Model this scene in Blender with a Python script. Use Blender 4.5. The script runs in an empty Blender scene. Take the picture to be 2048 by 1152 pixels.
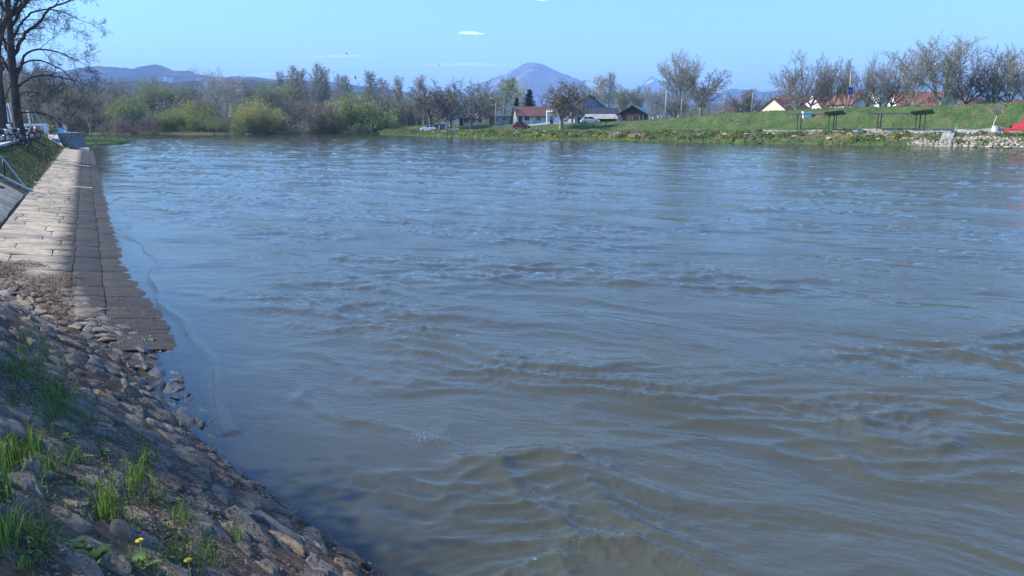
import bpy, bmesh, math, random
import numpy as np
from mathutils import Vector, Matrix, noise as mn
R = math.radians
sc = bpy.context.scene
col = sc.collection
# ------------------------------------------------------------------ camera, sky, sun, exposure
HC = 3.6; PITCH = 12.22; FPX = 1538.0
cam_d = bpy.data.cameras.new('camera'); cam = bpy.data.objects.new('camera', cam_d); col.objects.link(cam)
cam.location = (0, 0, HC); cam.rotation_euler = (R(90 - PITCH), 0, 0)
cam_d.sensor_width = 36; cam_d.lens = FPX / 2048 * 36; cam_d.clip_start = .05; cam_d.clip_end = 60000
sc.camera = cam
SUN_AZ = -84.0      # degrees clockwise from +Y: the sun stands to the left and a little ahead
SUN_EL = 41.0
world = bpy.data.worlds.new('World'); sc.world = world; world.use_nodes = True
wn = world.node_tree; bg = wn.nodes['Background']
sky = wn.nodes.new('ShaderNodeTexSky'); sky.sky_type = 'NISHITA'; sky.sun_disc = False
sky.sun_elevation = R(SUN_EL); sky.sun_rotation = R(SUN_AZ); sky.altitude = 0
sky.air_density = 1.7; sky.dust_density = 0.0; sky.ozone_density = 1.6
tn = wn.nodes.new('ShaderNodeMix'); tn.data_type = 'RGBA'; tn.blend_type = 'MULTIPLY'; tn.inputs[0].default_value = 1; tn.inputs[7].default_value = (.31, .56, .97, 1)
wn.links.new(sky.outputs[0], tn.inputs[6]); wn.links.new(tn.outputs[2], bg.inputs[0]); bg.inputs[1].default_value = 0.15
sd = bpy.data.lights.new('sun', 'SUN'); sun = bpy.data.objects.new('sun', sd); col.objects.link(sun)
sd.energy = 4.3; sd.angle = R(.55); sd.color = (1, .92, .79)
sv = Vector((math.sin(R(SUN_AZ)) * math.cos(R(SUN_EL)), math.cos(R(SUN_AZ)) * math.cos(R(SUN_EL)), math.sin(R(SUN_EL))))
sun.rotation_euler = sv.to_track_quat('Z', 'Y').to_euler(); sun.location = (0, 0, 60)
sc.view_settings.view_transform = 'Standard'; sc.view_settings.look = 'None'
sc.view_settings.exposure = 0.98; sc.view_settings.gamma = 1; sc.view_settings.use_curve_mapping = False
sc.cycles.use_denoising = True
sc.cycles.max_bounces = 8; sc.cycles.volume_bounces = 1; sc.cycles.transparent_max_bounces = 12
sc.cycles.caustics_reflective = False; sc.cycles.caustics_refractive = False

# ------------------------------------------------------------------ small helpers
CP, SP = math.cos(R(PITCH)), math.sin(R(PITCH))
def W(px, py, z=0.0):
    "point of the plane at height z that the photograph shows at pixel (px, py) of 2048 x 1152"
    a = (px - 1024) / FPX; b = (576 - py) / FPX
    d = Vector((a, CP + b * SP, -SP + b * CP))
    k = (z - HC) / d.z
    return Vector((d.x * k, d.y * k, z))
def xat(px, F, z=2.0):
    return (px - 1024) / FPX * (F * CP + (HC - z) * SP)
def zat(py, F):
    b = (576 - py) / FPX
    return HC + F * (-SP + b * CP) / (CP + b * SP)

def tag(o, label=None, cat=None, group=None, kind=None):
    if label: o['label'] = label
    if cat: o['category'] = cat
    if group: o['group'] = group
    if kind: o['kind'] = kind
    return o
def empty(name, loc=(0, 0, 0), rz=0.0):
    o = bpy.data.objects.new(name, None); o.empty_display_size = .3
    col.objects.link(o); o.location = loc; o.rotation_euler = (0, 0, rz)
    return o
def link(name, me, parent=None, mat=None):
    o = bpy.data.objects.new(name, me); col.objects.link(o)
    if mat is not None and not me.materials: me.materials.append(mat)
    if parent is not None: o.parent = parent
    return o
def mesh_np(name, V, F, smooth=False, mat=None):
    V = np.asarray(V, np.float32); F = np.asarray(F, np.int32)
    me = bpy.data.meshes.new(name); k = F.shape[1]
    me.vertices.add(len(V)); me.vertices.foreach_set('co', V.ravel())
    me.loops.add(F.size); me.loops.foreach_set('vertex_index', F.ravel())
    me.polygons.add(len(F)); me.polygons.foreach_set('loop_start', np.arange(0, F.size, k, dtype=np.int32))
    me.polygons.foreach_set('use_smooth', np.full(len(F), smooth, dtype=bool))
    me.update(calc_edges=True)
    if mat is not None: me.materials.append(mat)
    return me
def set_col(me, name, C):
    at = me.color_attributes.new(name, 'FLOAT_COLOR', 'POINT')
    C = np.asarray(C, np.float32)
    if C.ndim == 1: C = np.stack([C, C, C], 1)
    at.data.foreach_set('color', np.concatenate([C, np.ones((len(C), 1), np.float32)], 1).ravel())

class MB:
    "collects boxes, tubes and plates into one mesh"
    def __init__(s): s.v = []; s.f = []
    def add(s, V, F):
        n = len(s.v); s.v += [tuple(p) for p in V]; s.f += [tuple(i + n for i in f) for f in F]; return s
    def box(s, x0, x1, y0, y1, z0, z1):
        V = [(x0, y0, z0), (x1, y0, z0), (x1, y1, z0), (x0, y1, z0), (x0, y0, z1), (x1, y0, z1), (x1, y1, z1), (x0, y1, z1)]
        return s.add(V, [(0, 3, 2, 1), (4, 5, 6, 7), (0, 1, 5, 4), (1, 2, 6, 5), (2, 3, 7, 6), (3, 0, 4, 7)])
    def tube(s, pts, rad, k=8, cap=True):
        pts = [Vector(p) for p in pts]; rr = rad if isinstance(rad, (list, tuple)) else [rad] * len(pts)
        V = []; up = Vector((0, 0, 1))
        for i, p in enumerate(pts):
            a = pts[max(i - 1, 0)]; b = pts[min(i + 1, len(pts) - 1)]
            d = (b - a).normalized(); u = d.cross(up)
            if u.length < 1e-3: u = d.cross(Vector((1, 0, 0)))
            u.normalize(); w = d.cross(u)
            for j in range(k):
                t = 2 * math.pi * j / k
                V.append(p + (u * math.cos(t) + w * math.sin(t)) * rr[i])
        F = [(i * k + j, i * k + (j + 1) % k, (i + 1) * k + (j + 1) % k, (i + 1) * k + j) for i in range(len(pts) - 1) for j in range(k)]
        if cap: F += [tuple(range(k))[::-1], tuple((len(pts) - 1) * k + j for j in range(k))]
        return s.add(V, F)
    def prism(s, poly, y0, y1):
        "polygon in x,z pushed along y"
        n = len(poly)
        V = [(x, y0, z) for x, z in poly] + [(x, y1, z) for x, z in poly]
        F = [tuple(range(n)), tuple(range(2 * n - 1, n - 1, -1))] + [(i, i + n, (i + 1) % n + n, (i + 1) % n) for i in range(n)]
        return s.add(V, F)
    def torus(s, c, Rr, r, ax='y', k=18, m=6):
        V = []
        for i in range(k):
            a = 2 * math.pi * i / k
            for j in range(m):
                b = 2 * math.pi * j / m
                q = (Rr + r * math.cos(b))
                V.append((c[0] + q * math.cos(a), c[1] + r * math.sin(b), c[2] + q * math.sin(a)))
        F = [(i * m + j, i * m + (j + 1) % m, ((i + 1) % k) * m + (j + 1) % m, ((i + 1) % k) * m + j) for i in range(k) for j in range(m)]
        return s.add(V, F)
    def ell(s, c, r, k=10, m=7):
        V = []; F = []
        for i in range(m + 1):
            th = math.pi * i / m
            for j in range(k):
                ph = 2 * math.pi * j / k
                V.append((c[0] + r[0] * math.sin(th) * math.cos(ph), c[1] + r[1] * math.sin(th) * math.sin(ph), c[2] + r[2] * math.cos(th)))
        for i in range(m):
            for j in range(k): F.append((i * k + j, (i + 1) * k + j, (i + 1) * k + (j + 1) % k, i * k + (j + 1) % k))
        return s.add(V, F)
    def mesh(s, name, mat, smooth=False, bevel=0):
        me = bpy.data.meshes.new(name); me.from_pydata(s.v, [], s.f)
        bm = bmesh.new(); bm.from_mesh(me)
        bmesh.ops.remove_doubles(bm, verts=bm.verts, dist=1e-5)
        if bevel: bmesh.ops.bevel(bm, geom=[e for e in bm.edges if e.is_manifold and e.calc_face_angle(0) > .6], offset=bevel, segments=1, affect='EDGES')
        bmesh.ops.recalc_face_normals(bm, faces=bm.faces); bm.to_mesh(me); bm.free()
        if smooth: me.polygons.foreach_set('use_smooth', [True] * len(me.polygons))
        me.materials.append(mat); return me
    def build(s, name, mat, parent=None, smooth=False, bevel=0):
        return link(name, s.mesh(name, mat, smooth, bevel), parent)

# ------------------------------------------------------------------ noise for numpy
_rs = np.random.RandomState(5)
_perm = _rs.permutation(256); _perm = np.concatenate([_perm, _perm])
_ga = _rs.rand(256) * 2 * np.pi; _gx, _gy = np.cos(_ga), np.sin(_ga)
def perlin(x, y):
    xi = np.floor(x).astype(np.int64); yi = np.floor(y).astype(np.int64)
    xf = x - xi; yf = y - yi; xi &= 255; yi &= 255
    u = xf ** 3 * (xf * (xf * 6 - 15) + 10); v = yf ** 3 * (yf * (yf * 6 - 15) + 10)
    def g(i, j, dx, dy):
        h = _perm[_perm[(xi + i) & 255] + ((yi + j) & 255)]
        return _gx[h] * dx + _gy[h] * dy
    a = g(0, 0, xf, yf); b = g(1, 0, xf - 1, yf); c = g(0, 1, xf, yf - 1); d = g(1, 1, xf - 1, yf - 1)
    return 1.5 * ((a + (b - a) * u) + ((c + (d - c) * u) - (a + (b - a) * u)) * v)
def fbm(x, y, o=4, g=.5, l=2.03):
    s = np.zeros_like(x, dtype=float); a = 1.0
    for i in range(o):
        s += a * perlin(x * l ** i + 17.3 * i, y * l ** i - 9.1 * i); a *= g
    return s
def sstep(a, b, x):
    t = np.clip((x - a) / (b - a), 0, 1); return t * t * (3 - 2 * t)

# ------------------------------------------------------------------ materials
def newmat(name):
    m = bpy.data.materials.new(name); m.use_nodes = True
    nt = m.node_tree; return m, nt, nt.nodes, nt.links, nt.nodes['Principled BSDF']
def tex(nt, scale, detail=4, rough=.55, stretch=None, rot=0.0, coord='pos'):
    n = nt.nodes
    if coord == 'pos': g = n.new('ShaderNodeNewGeometry').outputs['Position']
    else: g = n.new('ShaderNodeTexCoord').outputs['Object']
    if stretch or rot:
        mp = n.new('ShaderNodeMapping'); mp.vector_type = 'TEXTURE'
        mp.inputs['Rotation'].default_value = (0, 0, rot)
        if stretch: mp.inputs['Scale'].default_value = stretch
        nt.links.new(g, mp.inputs[0]); g = mp.outputs[0]
    t = n.new('ShaderNodeTexNoise'); t.inputs['Scale'].default_value = scale
    t.inputs['Detail'].default_value = detail; t.inputs['Roughness'].default_value = rough
    nt.links.new(g, t.inputs[0]); return t.outputs[0]
def ramp(nt, src, stops):
    r = nt.nodes.new('ShaderNodeValToRGB'); e = r.color_ramp.elements
    while len(e) < len(stops): e.new(.5)
    for i, (p, c) in enumerate(stops):
        e[i].position = p; e[i].color = (c[0], c[1], c[2], 1) if not isinstance(c, float) else (c, c, c, 1)
    nt.links.new(src, r.inputs[0]); return r.outputs[0]
def mixc(nt, fac, a, b, mode='MIX'):
    m = nt.nodes.new('ShaderNodeMix'); m.data_type = 'RGBA'; m.blend_type = mode
    for sck, v in ((m.inputs[0], fac), (m.inputs[6], a), (m.inputs[7], b)):
        if hasattr(v, 'links'): nt.links.new(v, sck)
        elif isinstance(v, (int, float)): sck.default_value = v
        else: sck.default_value = (v[0], v[1], v[2], 1)
    return m.outputs[2]
def math_n(nt, op, a, b=0.0, clamp=False):
    m = nt.nodes.new('ShaderNodeMath'); m.operation = op; m.use_clamp = clamp
    for sck, v in ((m.inputs[0], a), (m.inputs[1], b)):
        if hasattr(v, 'links'): nt.links.new(v, sck)
        else: sck.default_value = v
    return m.outputs[0]
def bump(nt, src, strength, dist, prev=None):
    b = nt.nodes.new('ShaderNodeBump'); b.inputs['Strength'].default_value = strength
    b.inputs['Distance'].default_value = dist; nt.links.new(src, b.inputs['Height'])
    if prev is not None: nt.links.new(prev, b.inputs['Normal'])
    return b.outputs[0]
def simple(name, c1, c2=None, scale=3.0, rough=.8, bmp=0.0, bscale=None, metal=0.0, coord='pos', rnd=0.0, stretch=None, bd=.02):
    m, nt, n, l, p = newmat(name)
    p.inputs['Roughness'].default_value = rough; p.inputs['Metallic'].default_value = metal
    c2 = c2 or c1
    t = tex(nt, scale, 5, .6, stretch, coord=coord)
    c = ramp(nt, t, [(.35, c1), (.65, c2)])
    if rnd:
        oi = n.new('ShaderNodeObjectInfo')
        f = math_n(nt, 'ADD', math_n(nt, 'MULTIPLY', oi.outputs['Random'], 2 * rnd), 1 - rnd)
        cb = n.new('ShaderNodeCombineColor')
        for i in range(3): l.new(f, cb.inputs[i])
        c = mixc(nt, 1.0, c, cb.outputs[0], 'MULTIPLY')
    l.new(c, p.inputs['Base Color'])
    if bmp: l.new(bump(nt, tex(nt, bscale or scale * 4, 5, .65, stretch, coord=coord), bmp, bd), p.inputs['Normal'])
    return m
def leafmat(name, c1, c2, trans=.35):
    m, nt, n, l, p = newmat(name)
    at = n.new('ShaderNodeAttribute'); at.attribute_name = 'Col'
    oi = n.new('ShaderNodeObjectInfo')
    c = ramp(nt, at.outputs['Fac'], [(0.0, c1), (1.0, c2)])
    f = math_n(nt, 'ADD', math_n(nt, 'MULTIPLY', oi.outputs['Random'], .3), .85)
    cb = n.new('ShaderNodeCombineColor')
    for i in range(3): l.new(f, cb.inputs[i])
    c = mixc(nt, 1.0, c, cb.outputs[0], 'MULTIPLY')
    l.new(c, p.inputs['Base Color']); p.inputs['Roughness'].default_value = .6
    p.inputs['Specular IOR Level'].default_value = .25
    tr = n.new('ShaderNodeBsdfTranslucent'); l.new(c, tr.inputs[0])
    mx = n.new('ShaderNodeMixShader'); mx.inputs[0].default_value = trans
    l.new(p.outputs[0], mx.inputs[1]); l.new(tr.outputs[0], mx.inputs[2])
    l.new(mx.outputs[0], n['Material Output'].inputs[0])
    return m

# ------------------------------------------------------------------ the lie of the land
DX, DY = -.4767, .8790          # along the ramp, away from the camera
NX, NY = .8790, .4767           # across it, towards the river
P0 = (-1.07, 5.59); EX, EY = -.691, .722; QX, QY = .722, .691     # toe of the stone slope: along it, and towards the river
def st(x, y): return x * DX + y * DY, x * NX + y * NY
def from_st(s, t): return s * DX + t * NX, s * DY + t * NY
def toe(x, y):
    a = (x - P0[0]) * EX + (y - P0[1]) * EY
    d = -((x - P0[0]) * QX + (y - P0[1]) * QY)
    return a, d + .45 * np.exp(-((a - 7.6) / 2.6) ** 2)
def toe_inv(a, d):
    b = d - .45 * math.exp(-((a - 7.6) / 2.6) ** 2)
    return P0[0] + a * EX - b * QX, P0[1] + a * EY - b * QY
def ramp_z(s, t):
    tw = .1 + .48 * (1 - sstep(14.5, 23, s))
    zr = -.13 * (t - tw)
    z26 = -.13 * (-2.6 - tw)
    k = np.clip((-2.6 - t) / 2.4, 0, 1)
    return np.where(t > -2.6, zr, z26 + (2.0 - z26) * k)
def polyd(x, y, P, closed=False):
    best = np.full(np.shape(x), 1e9); n = len(P)
    for i in range(n if closed else n - 1):
        ax, ay = P[i][:2]; bx, by = P[(i + 1) % n][:2]
        dx, dy = bx - ax, by - ay; L = dx * dx + dy * dy
        t = np.clip(((x - ax) * dx + (y - ay) * dy) / L, 0, 1)
        best = np.minimum(best, np.hypot(x - ax - t * dx, y - ay - t * dy))
    return best
def inside(x, y, P):
    c = np.zeros(np.shape(x), bool); n = len(P)
    for i in range(n):
        ax, ay = P[i][:2]; bx, by = P[(i + 1) % n][:2]
        if ay == by: continue
        c ^= ((ay > y) != (by > y)) & (x < (bx - ax) * (y - ay) / (by - ay) + ax)
    return c
def xy(px, py, z=0.0):
    p = W(px, py, z); return (p.x, p.y)
EDGE = [(900, -120), (300, 30), (150, 70)] + [xy(*q) for q in ((2330, 301), (2048, 297), (1900, 294.5), (1650, 290), (1450, 286.5), (1200, 282), (1000, 279), (850, 273.5), (755, 268.5))]
RIGHT = EDGE + [(-34, 262), (-20, 300), (200, 420), (900, 500)]
WOOD = [(-20, 300), (-34, 268)] + [xy(*q) for q in ((780, 264.5), (700, 266), (600, 267.5), (500, 269.5), (420, 270), (300, 269.5), (200, 269.5))] + [(-160, 245), (-420, 300), (-1500, 420), (-1500, 1500), (900, 1500), (900, 480), (200, 400)]
SPIT = [(-54, 96), xy(178, 293), xy(215, 291), xy(250, 288.5), xy(264, 285), xy(262, 281), xy(235, 279), xy(190, 276.5), (-90, 152), (-125, 160), (-250, 185), (-900, 210), (-900, 60), (-75, 60)]
# profile of the far right bank: picture azimuth -> distances inland and heights
AZ = [600, 755, 850, 1000, 1150, 1300, 1450, 1650, 2048, 2600]
ZC = [1.6, 1.7, 2.3, 2.7, 3.05, 3.9, 5.2, 6.0, 6.6, 7.0]         # levee crest
ZP = [.9, 1.0, 1.3, 1.5, 1.6, 1.7, 1.9, 2.0, 2.0, 2.0]            # terrace
ZB = [1.5, 1.6, 2.3, 2.6, 2.9, 3.2, 3.9, 4.4, 4.6, 4.6]            # land behind
def right_z(x, y, d):
    az = 1024 + FPX * x / np.maximum(y * CP + .5, 20)
    zc = np.interp(az, AZ, ZC); zp = np.interp(az, AZ, ZP); zb = np.interp(az, AZ, ZB)
    z = np.where(d < 1.5, d / 1.5 * .55, 0)
    z = np.where((d >= 1.5) & (d < 7), .55 + (zp - .55) * (d - 1.5) / 5.5, z)
    z = np.where((d >= 7) & (d < 12.5), zp, z)
    k = sstep(12.5, 27, d)
    z = np.where((d >= 12.5) & (d < 29), zp + (zc - zp) * k, z)
    k = sstep(29, 40, d)
    return np.where(d >= 29, zc + (zb - zc) * k, z)
def ground(x, y, rough=True):
    x = np.asarray(x, float); y = np.asarray(y, float)
    z = np.full(x.shape, -1.3)
    s, t = st(x, y)
    rz = ramp_z(s, t)
    z = np.maximum(z, np.where((s > 5) & (s < 128) & (t < 12), rz - .0, -1.3))
    z = np.maximum(z, np.where((s <= 5) & (t < -5), 2.0, -1.3))
    a, d = toe(x, y)
    hs = np.minimum(.78 * d, 2.1)
    z = np.maximum(z, np.where((a < 24) & (y < 30), hs, -1.3))
    for P, f in ((SPIT, 'L'), (WOOD, 'W'), (RIGHT, 'R')):
        m = inside(x, y, P)
        if not m.any(): continue
        xm, ym = x[m], y[m]; dd = polyd(xm, ym, P if f != 'R' else EDGE, f != 'R')
        if f == 'L': q = np.minimum(.5 * dd, .32) + np.clip((dd - 14) / 25, 0, 1) * 1.68 + 1.0 * np.exp(-((xm + 58) ** 2 + (ym - 100) ** 2) / 50) * np.clip(dd / 2, 0, 1)
        elif f == 'W': q = np.minimum(.35 * dd, .6) + np.clip(dd / 80, 0, 1) * 1.4
        else: q = right_z(xm, ym, dd)
        if rough: q = q + np.clip(dd, 0, 1) * (.16 * fbm(xm / 2.6, ym / 2.6, 3) * np.clip(np.hypot(xm, ym) / 60 - .6, 0, 1))
        z[m] = np.maximum(z[m], q)
    return z
def gz(x, y): return float(ground(np.array([x]), np.array([y]))[0])

# ------------------------------------------------------------------ ground sheet
def polar(radii, angs):
    r, a = np.meshgrid(radii, angs, indexing='ij')
    x = r * np.sin(a); y = r * np.cos(a)
    nr, na = r.shape
    i = np.arange(nr - 1)[:, None] * na; j = np.arange(na - 1)[None, :]
    a0 = i + j
    F = np.stack([a0, a0 + 1, a0 + na + 1, a0 + na], -1).reshape(-1, 4)
    return x.ravel(), y.ravel(), F, nr, na
def angles(fine, step):
    f = np.radians(np.arange(-fine, fine + 1e-6, step))
    c = np.radians(np.linspace(fine, 360 - fine, int((360 - 2 * fine) / 4)))[1:]
    return np.concatenate([f, c])
rad = [1.2]
while rad[-1] < 17000: rad.append(rad[-1] * (1.015 if rad[-1] < 330 else 1.06))
gx, gy, GF, _, _ = polar(np.array(rad), angles(46, .24))
gzv = ground(gx, gy)
s_, t_ = st(gx, gy); a_, d_ = toe(gx, gy)
near = np.hypot(gx, gy) < 140
C = np.tile(np.array([.085, .068, .045]), (len(gx), 1))
fn = fbm(gx / 3.1, gy / 3.1, 4)
def paint(mask, rgb): C[mask] = rgb
farl = (gzv > .02) & (gy > 20)
green = np.stack([.068 + .024 * fn, .108 + .03 * fn, .030 + .01 * fn], 1)
C[farl] = green[farl]
mR = inside(gx, gy, RIGHT); dR = polyd(gx, gy, EDGE); azg = 1024 + FPX * gx / np.maximum(gy * CP, 5)
f2 = fbm(gx / 1.7 + 40, gy / 1.7, 4)
brownband = mR & (dR > 2.6) & (dR < 7.2) & (f2 > -.35 + .5 * (azg < 1000))
C[brownband] = np.stack([.16 + .05 * f2, .125 + .04 * f2, .075 + .03 * f2], 1)[brownband]
dry = mR & (dR > 7.2) & (dR < 34) & (f2 > .42)
C[dry] = np.array([.115, .115, .045])
paint(mR & (dR > 38) & (azg > 700) & (azg < 1330) & (dR < 46), (.27, .25, .22))
mWd = inside(gx, gy, WOOD)
C[mWd] = np.stack([.075 + .03 * fn, .08 + .02 * fn, .035 + .01 * fn], 1)[mWd]
nl = (s_ > 5) & (s_ < 128) & (gy > 3) & (t_ < 6) & ~inside(gx, gy, SPIT)
soil = np.stack([.10 + .03 * fn, .088 + .03 * fn, .06 + .02 * fn], 1)
paved = np.stack([.30 + .05 * fn, .275 + .05 * fn, .22 + .04 * fn], 1)
C[nl & (t_ > -2.75)] = soil[nl & (t_ > -2.75)]
pv = nl & (t_ > -2.75) & (s_ > 66); C[pv] = paved[pv]
gb = nl & (t_ <= -2.75 + .35 * fn) & (t_ > -5.0); C[gb] = (green * .62)[gb]  # left bank green darkened: tree shade put into the ground colour
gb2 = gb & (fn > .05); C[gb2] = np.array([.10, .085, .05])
C[nl & (t_ <= -5.0)] = np.array([.36, .34, .31])
C[near & (gy < 30) & (d_ > -2.2) & (a_ < 24)] = np.array([.105, .074, .052])
C[near & (gy < 30) & (gzv < .16) & (a_ < 10)] = np.array([.045, .038, .03])
mL = inside(gx, gy, SPIT); C[mL] = green[mL]
C[mL & (t_ < -7) & (s_ < 150)] = np.array([.34, .32, .29])
gme = mesh_np('ground', np.stack([gx, gy, gzv], 1), GF, True); set_col(gme, 'Col', np.clip(C, .01, 1))
M = {}
m, nt, n, l, p = newmat('ground')
at = n.new('ShaderNodeAttribute'); at.attribute_name = 'Col'
v = ramp(nt, tex(nt, 1.3, 8, .7), [(.25, .55), (.75, 1.45)])
c = mixc(nt, 1.0, at.outputs['Color'], v, 'MULTIPLY')
l.new(c, p.inputs['Base Color']); p.inputs['Roughness'].default_value = .92; p.inputs['Specular IOR Level'].default_value = .2
l.new(bump(nt, tex(nt, 14, 7, .7), .7, .05), p.inputs['Normal'])
gme.materials.append(m)
tag(link('ground', gme), kind='structure')

# ------------------------------------------------------------------ the river
rad = [2.6]
while rad[-1] < 330: rad.append(rad[-1] * 1.0062)
wx, wy, WF, nr, na = polar(np.array(rad), angles(41, .17))
wg = ground(wx, wy, False); depth = -wg
dist = np.hypot(wx, wy)
def waves(x, y, dist):
    cx, cy = .885, -.466; qx, qy = .466, .885
    u = x * cx + y * cy; v = x * qx + y * qy
    wu = fbm(x / 3.3, y / 3.3, 2) * .9; wv = fbm(x / 2.6 + 31, y / 2.6, 2) * .55
    u = u + wu; v = v + wv
    far = sstep(25, 90, dist)
    patch = sstep(-.22, .42, fbm(u / 7.5 + 5, v / 3.0, 3))          # choppy tongues between smooth boils
    h = .055 * fbm(u / 6.5, v / 2.4, 2)
    cr = lambda p, k: np.clip(1 - 1.6 * np.abs(p), 0, 1) ** k            # flat water broken by narrow crests
    q1 = perlin(u / 2.2 + 8, v / .8); h += .055 * cr(q1, 2.0) * (.35 + .65 * patch)
    q2 = perlin(u / .95 + .5 * q1, v / .36 + 3); h += .026 * cr(q2, 2.6) * (.15 + .85 * patch)
    q3 = perlin(u / .42 + .5 * q2, v / .17 + 7); h += .0165 * cr(q3, 2.6) * (.12 + .88 * patch) * (1 - sstep(22, 60, dist))
    q4 = perlin(u / .19 + .5 * q3, v / .085); h += .0075 * cr(q4, 2.0) * (.12 + .88 * patch) * (1 - sstep(9, 22, dist))
    q5 = perlin(x / 1.9 + 50, y / .55 + 20); h += .022 * cr(q5, 3) * sstep(.1, .5, fbm(x / 9 + 3, y / 5, 2)) 
    h += .035 * far * fbm(x / 3.0, y / 3.4, 3)
    return h
wz = waves(wx, wy, dist)
ws, wt = st(wx, wy); wa, wd = toe(wx, wy)
calm = sstep(.0, .45, depth) * .85 + sstep(.4, 1.2, depth) * .15
calm = np.where(dist < 130, np.clip(calm, .05, 1), 1)
# standing ridge where the flow meets the slack water along the stones
rid = wd + 1.75 + .25 * np.sin(wa * 1.3) + .18 * fbm(wx / .9, wy / .9, 2)
chop = 1 - .34 * sstep(5, 22, wt); wz = wz * 1.22 * calm * chop + .055 * np.exp(-(rid / .10) ** 2) * sstep(-2, 1, -wa + 4) * (wa < 6) * (.55 + .6 * perlin(wa * 1.2, wa * .3 + 4))
wob = wt - 1.12 - .12 * np.sin(ws * .62) - .28 * perlin(ws * .35, ws * 0 + 3.3)
wz += .026 * np.exp(-(wob / .07) ** 2) * ((ws > 9) & (ws < 42))
keep = (wg[WF].min(1) < .10)
used = np.unique(WF[keep]); remap = -np.ones(len(wx), np.int64); remap[used] = np.arange(len(used))
wme = mesh_np('water', np.stack([wx, wy, wz], 1)[used], remap[WF[keep]], True)
set_col(wme, 'Depth', np.clip(depth[used], 0, 2)); set_col(wme, 'Chop', chop[used])
m, nt, n, l, p = newmat('river_water')
p.inputs['Roughness'].default_value = .035; p.inputs['IOR'].default_value = 1.333
at = n.new('ShaderNodeAttribute'); at.attribute_name = 'Depth'
mud = ramp(nt, tex(nt, .35, 4, .6, stretch=(1.8, 1, 1), rot=R(-28)), [(.3, (.054, .056, .036)), (.7, (.074, .073, .047))])
l.new(mud, p.inputs['Base Color'])
g1 = tex(nt, 5.5, 4, .62, stretch=(1.8, 1, 1), rot=R(-28)); g2 = tex(nt, 22, 3, .6, stretch=(2.0, 1, 1), rot=R(-20))
pat = ramp(nt, tex(nt, .33, 3, .6, stretch=(2.0, 1, 1), rot=R(-28)), [(.40, .12), (.66, 1.0)])
near_sh = ramp(nt, at.outputs['Fac'], [(.02, .12), (.55, 1.0)])
pat = math_n(nt, 'MULTIPLY', pat, near_sh); ch = n.new('ShaderNodeAttribute'); ch.attribute_name = 'Chop'; pat = math_n(nt, 'MULTIPLY', pat, ch.outputs['Fac'])
g0 = tex(nt, 1.9, 4, .6, stretch=(1.7, .8, 1), rot=R(-18))
h1 = math_n(nt, 'MULTIPLY', g1, pat); h2 = math_n(nt, 'MULTIPLY', g2, pat)
b0 = bump(nt, math_n(nt, 'MULTIPLY', g0, near_sh), 1.0, .026); b1 = bump(nt, h1, 1.0, .030, b0); b2 = bump(nt, h2, 1.0, .0085, b1)
l.new(b2, p.inputs['Normal'])
# muddy water hides the bed within a hand's depth
op = math_n(nt, 'SUBTRACT', 1.0, math_n(nt, 'EXPONENT', math_n(nt, 'MULTIPLY', at.outputs['Fac'], -8.0)))
tr = n.new('ShaderNodeBsdfTransparent'); dif = n.new('ShaderNodeBsdfDiffuse'); l.new(mud, dif.inputs[0])
under = n.new('ShaderNodeMixShader'); l.new(op, under.inputs[0]); l.new(tr.outputs[0], under.inputs[1]); l.new(dif.outputs[0], under.inputs[2])
gl = n.new('ShaderNodeBsdfGlossy'); gl.inputs['Roughness'].default_value = .02; l.new(b2, gl.inputs['Normal'])
fr = n.new('ShaderNodeFresnel'); fr.inputs[0].default_value = 1.46; l.new(b2, fr.inputs[1])
ws_ = n.new('ShaderNodeMixShader'); l.new(fr.outputs[0], ws_.inputs[0]); l.new(under.outputs[0], ws_.inputs[1]); l.new(gl.outputs[0], ws_.inputs[2])
l.new(ws_.outputs[0], n['Material Output'].inputs[0])
wme.materials.append(m)
tag(link('water', wme), kind='structure')

# ------------------------------------------------------------------ hills and mountains
def hillmat(name, c1, c2, c3, sc1):
    m, nt, n, l, p = newmat(name)
    c = ramp(nt, tex(nt, sc1, 7, .65), [(.36, c1), (.52, c2), (.66, c3)])
    l.new(c, p.inputs['Base Color']); p.inputs['Roughness'].default_value = 1; p.inputs['Specular IOR Level'].default_value = 0
    l.new(bump(nt, tex(nt, sc1 * 3, 6, .7), 1.0, 25), p.inputs['Normal'])
    return m
def hill(name, F, prof, depth_m, mat, rough, nx=500, ny=46, seed=0, fr=1.0):
    px = np.linspace(prof[0][0], prof[-1][0], nx)
    top = np.interp(px, [q[0] for q in prof], [q[1] for q in prof])
    k = np.ones(7) / 7; top = np.convolve(np.pad(top, 3, 'edge'), k, 'valid')
    X = (px - 1024) / FPX * F * CP
    H = np.array([zat(t, F) for t in top])
    v = np.linspace(-1, 1, ny)
    xx, vv = np.meshgrid(X, v, indexing='ij'); HH = np.repeat(H[:, None], ny, 1)
    yy = F + vv * depth_m
    gul = fbm(xx / (180 * fr) + seed, yy / (420 * fr), 5)
    shape = np.where(vv < 0, sstep(-1.05, .12, vv) ** 1.15, 1 - sstep(.1, 1, vv))
    z = (HH - 1.5) * shape + 1.5
    z = z + gul * rough * (1 - .75 * np.exp(-(vv / .12) ** 2)) * np.clip(shape * 3, 0, 1) * np.clip(HH / 60, .1, 1)
    z = np.clip(z, 0, 1e9) - 1.5 * (shape < .02)
    i = np.arange(nx - 1)[:, None] * ny; j = np.arange(ny - 1)[None, :]; a0 = i + j
    Fc = np.stack([a0, a0 + ny, a0 + ny + 1, a0 + 1], -1).reshape(-1, 4)
    me = mesh_np(name, np.stack([xx.ravel(), yy.ravel(), z.ravel()], 1), Fc, True, mat)
    return tag(link(name, me), kind='structure')
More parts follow.
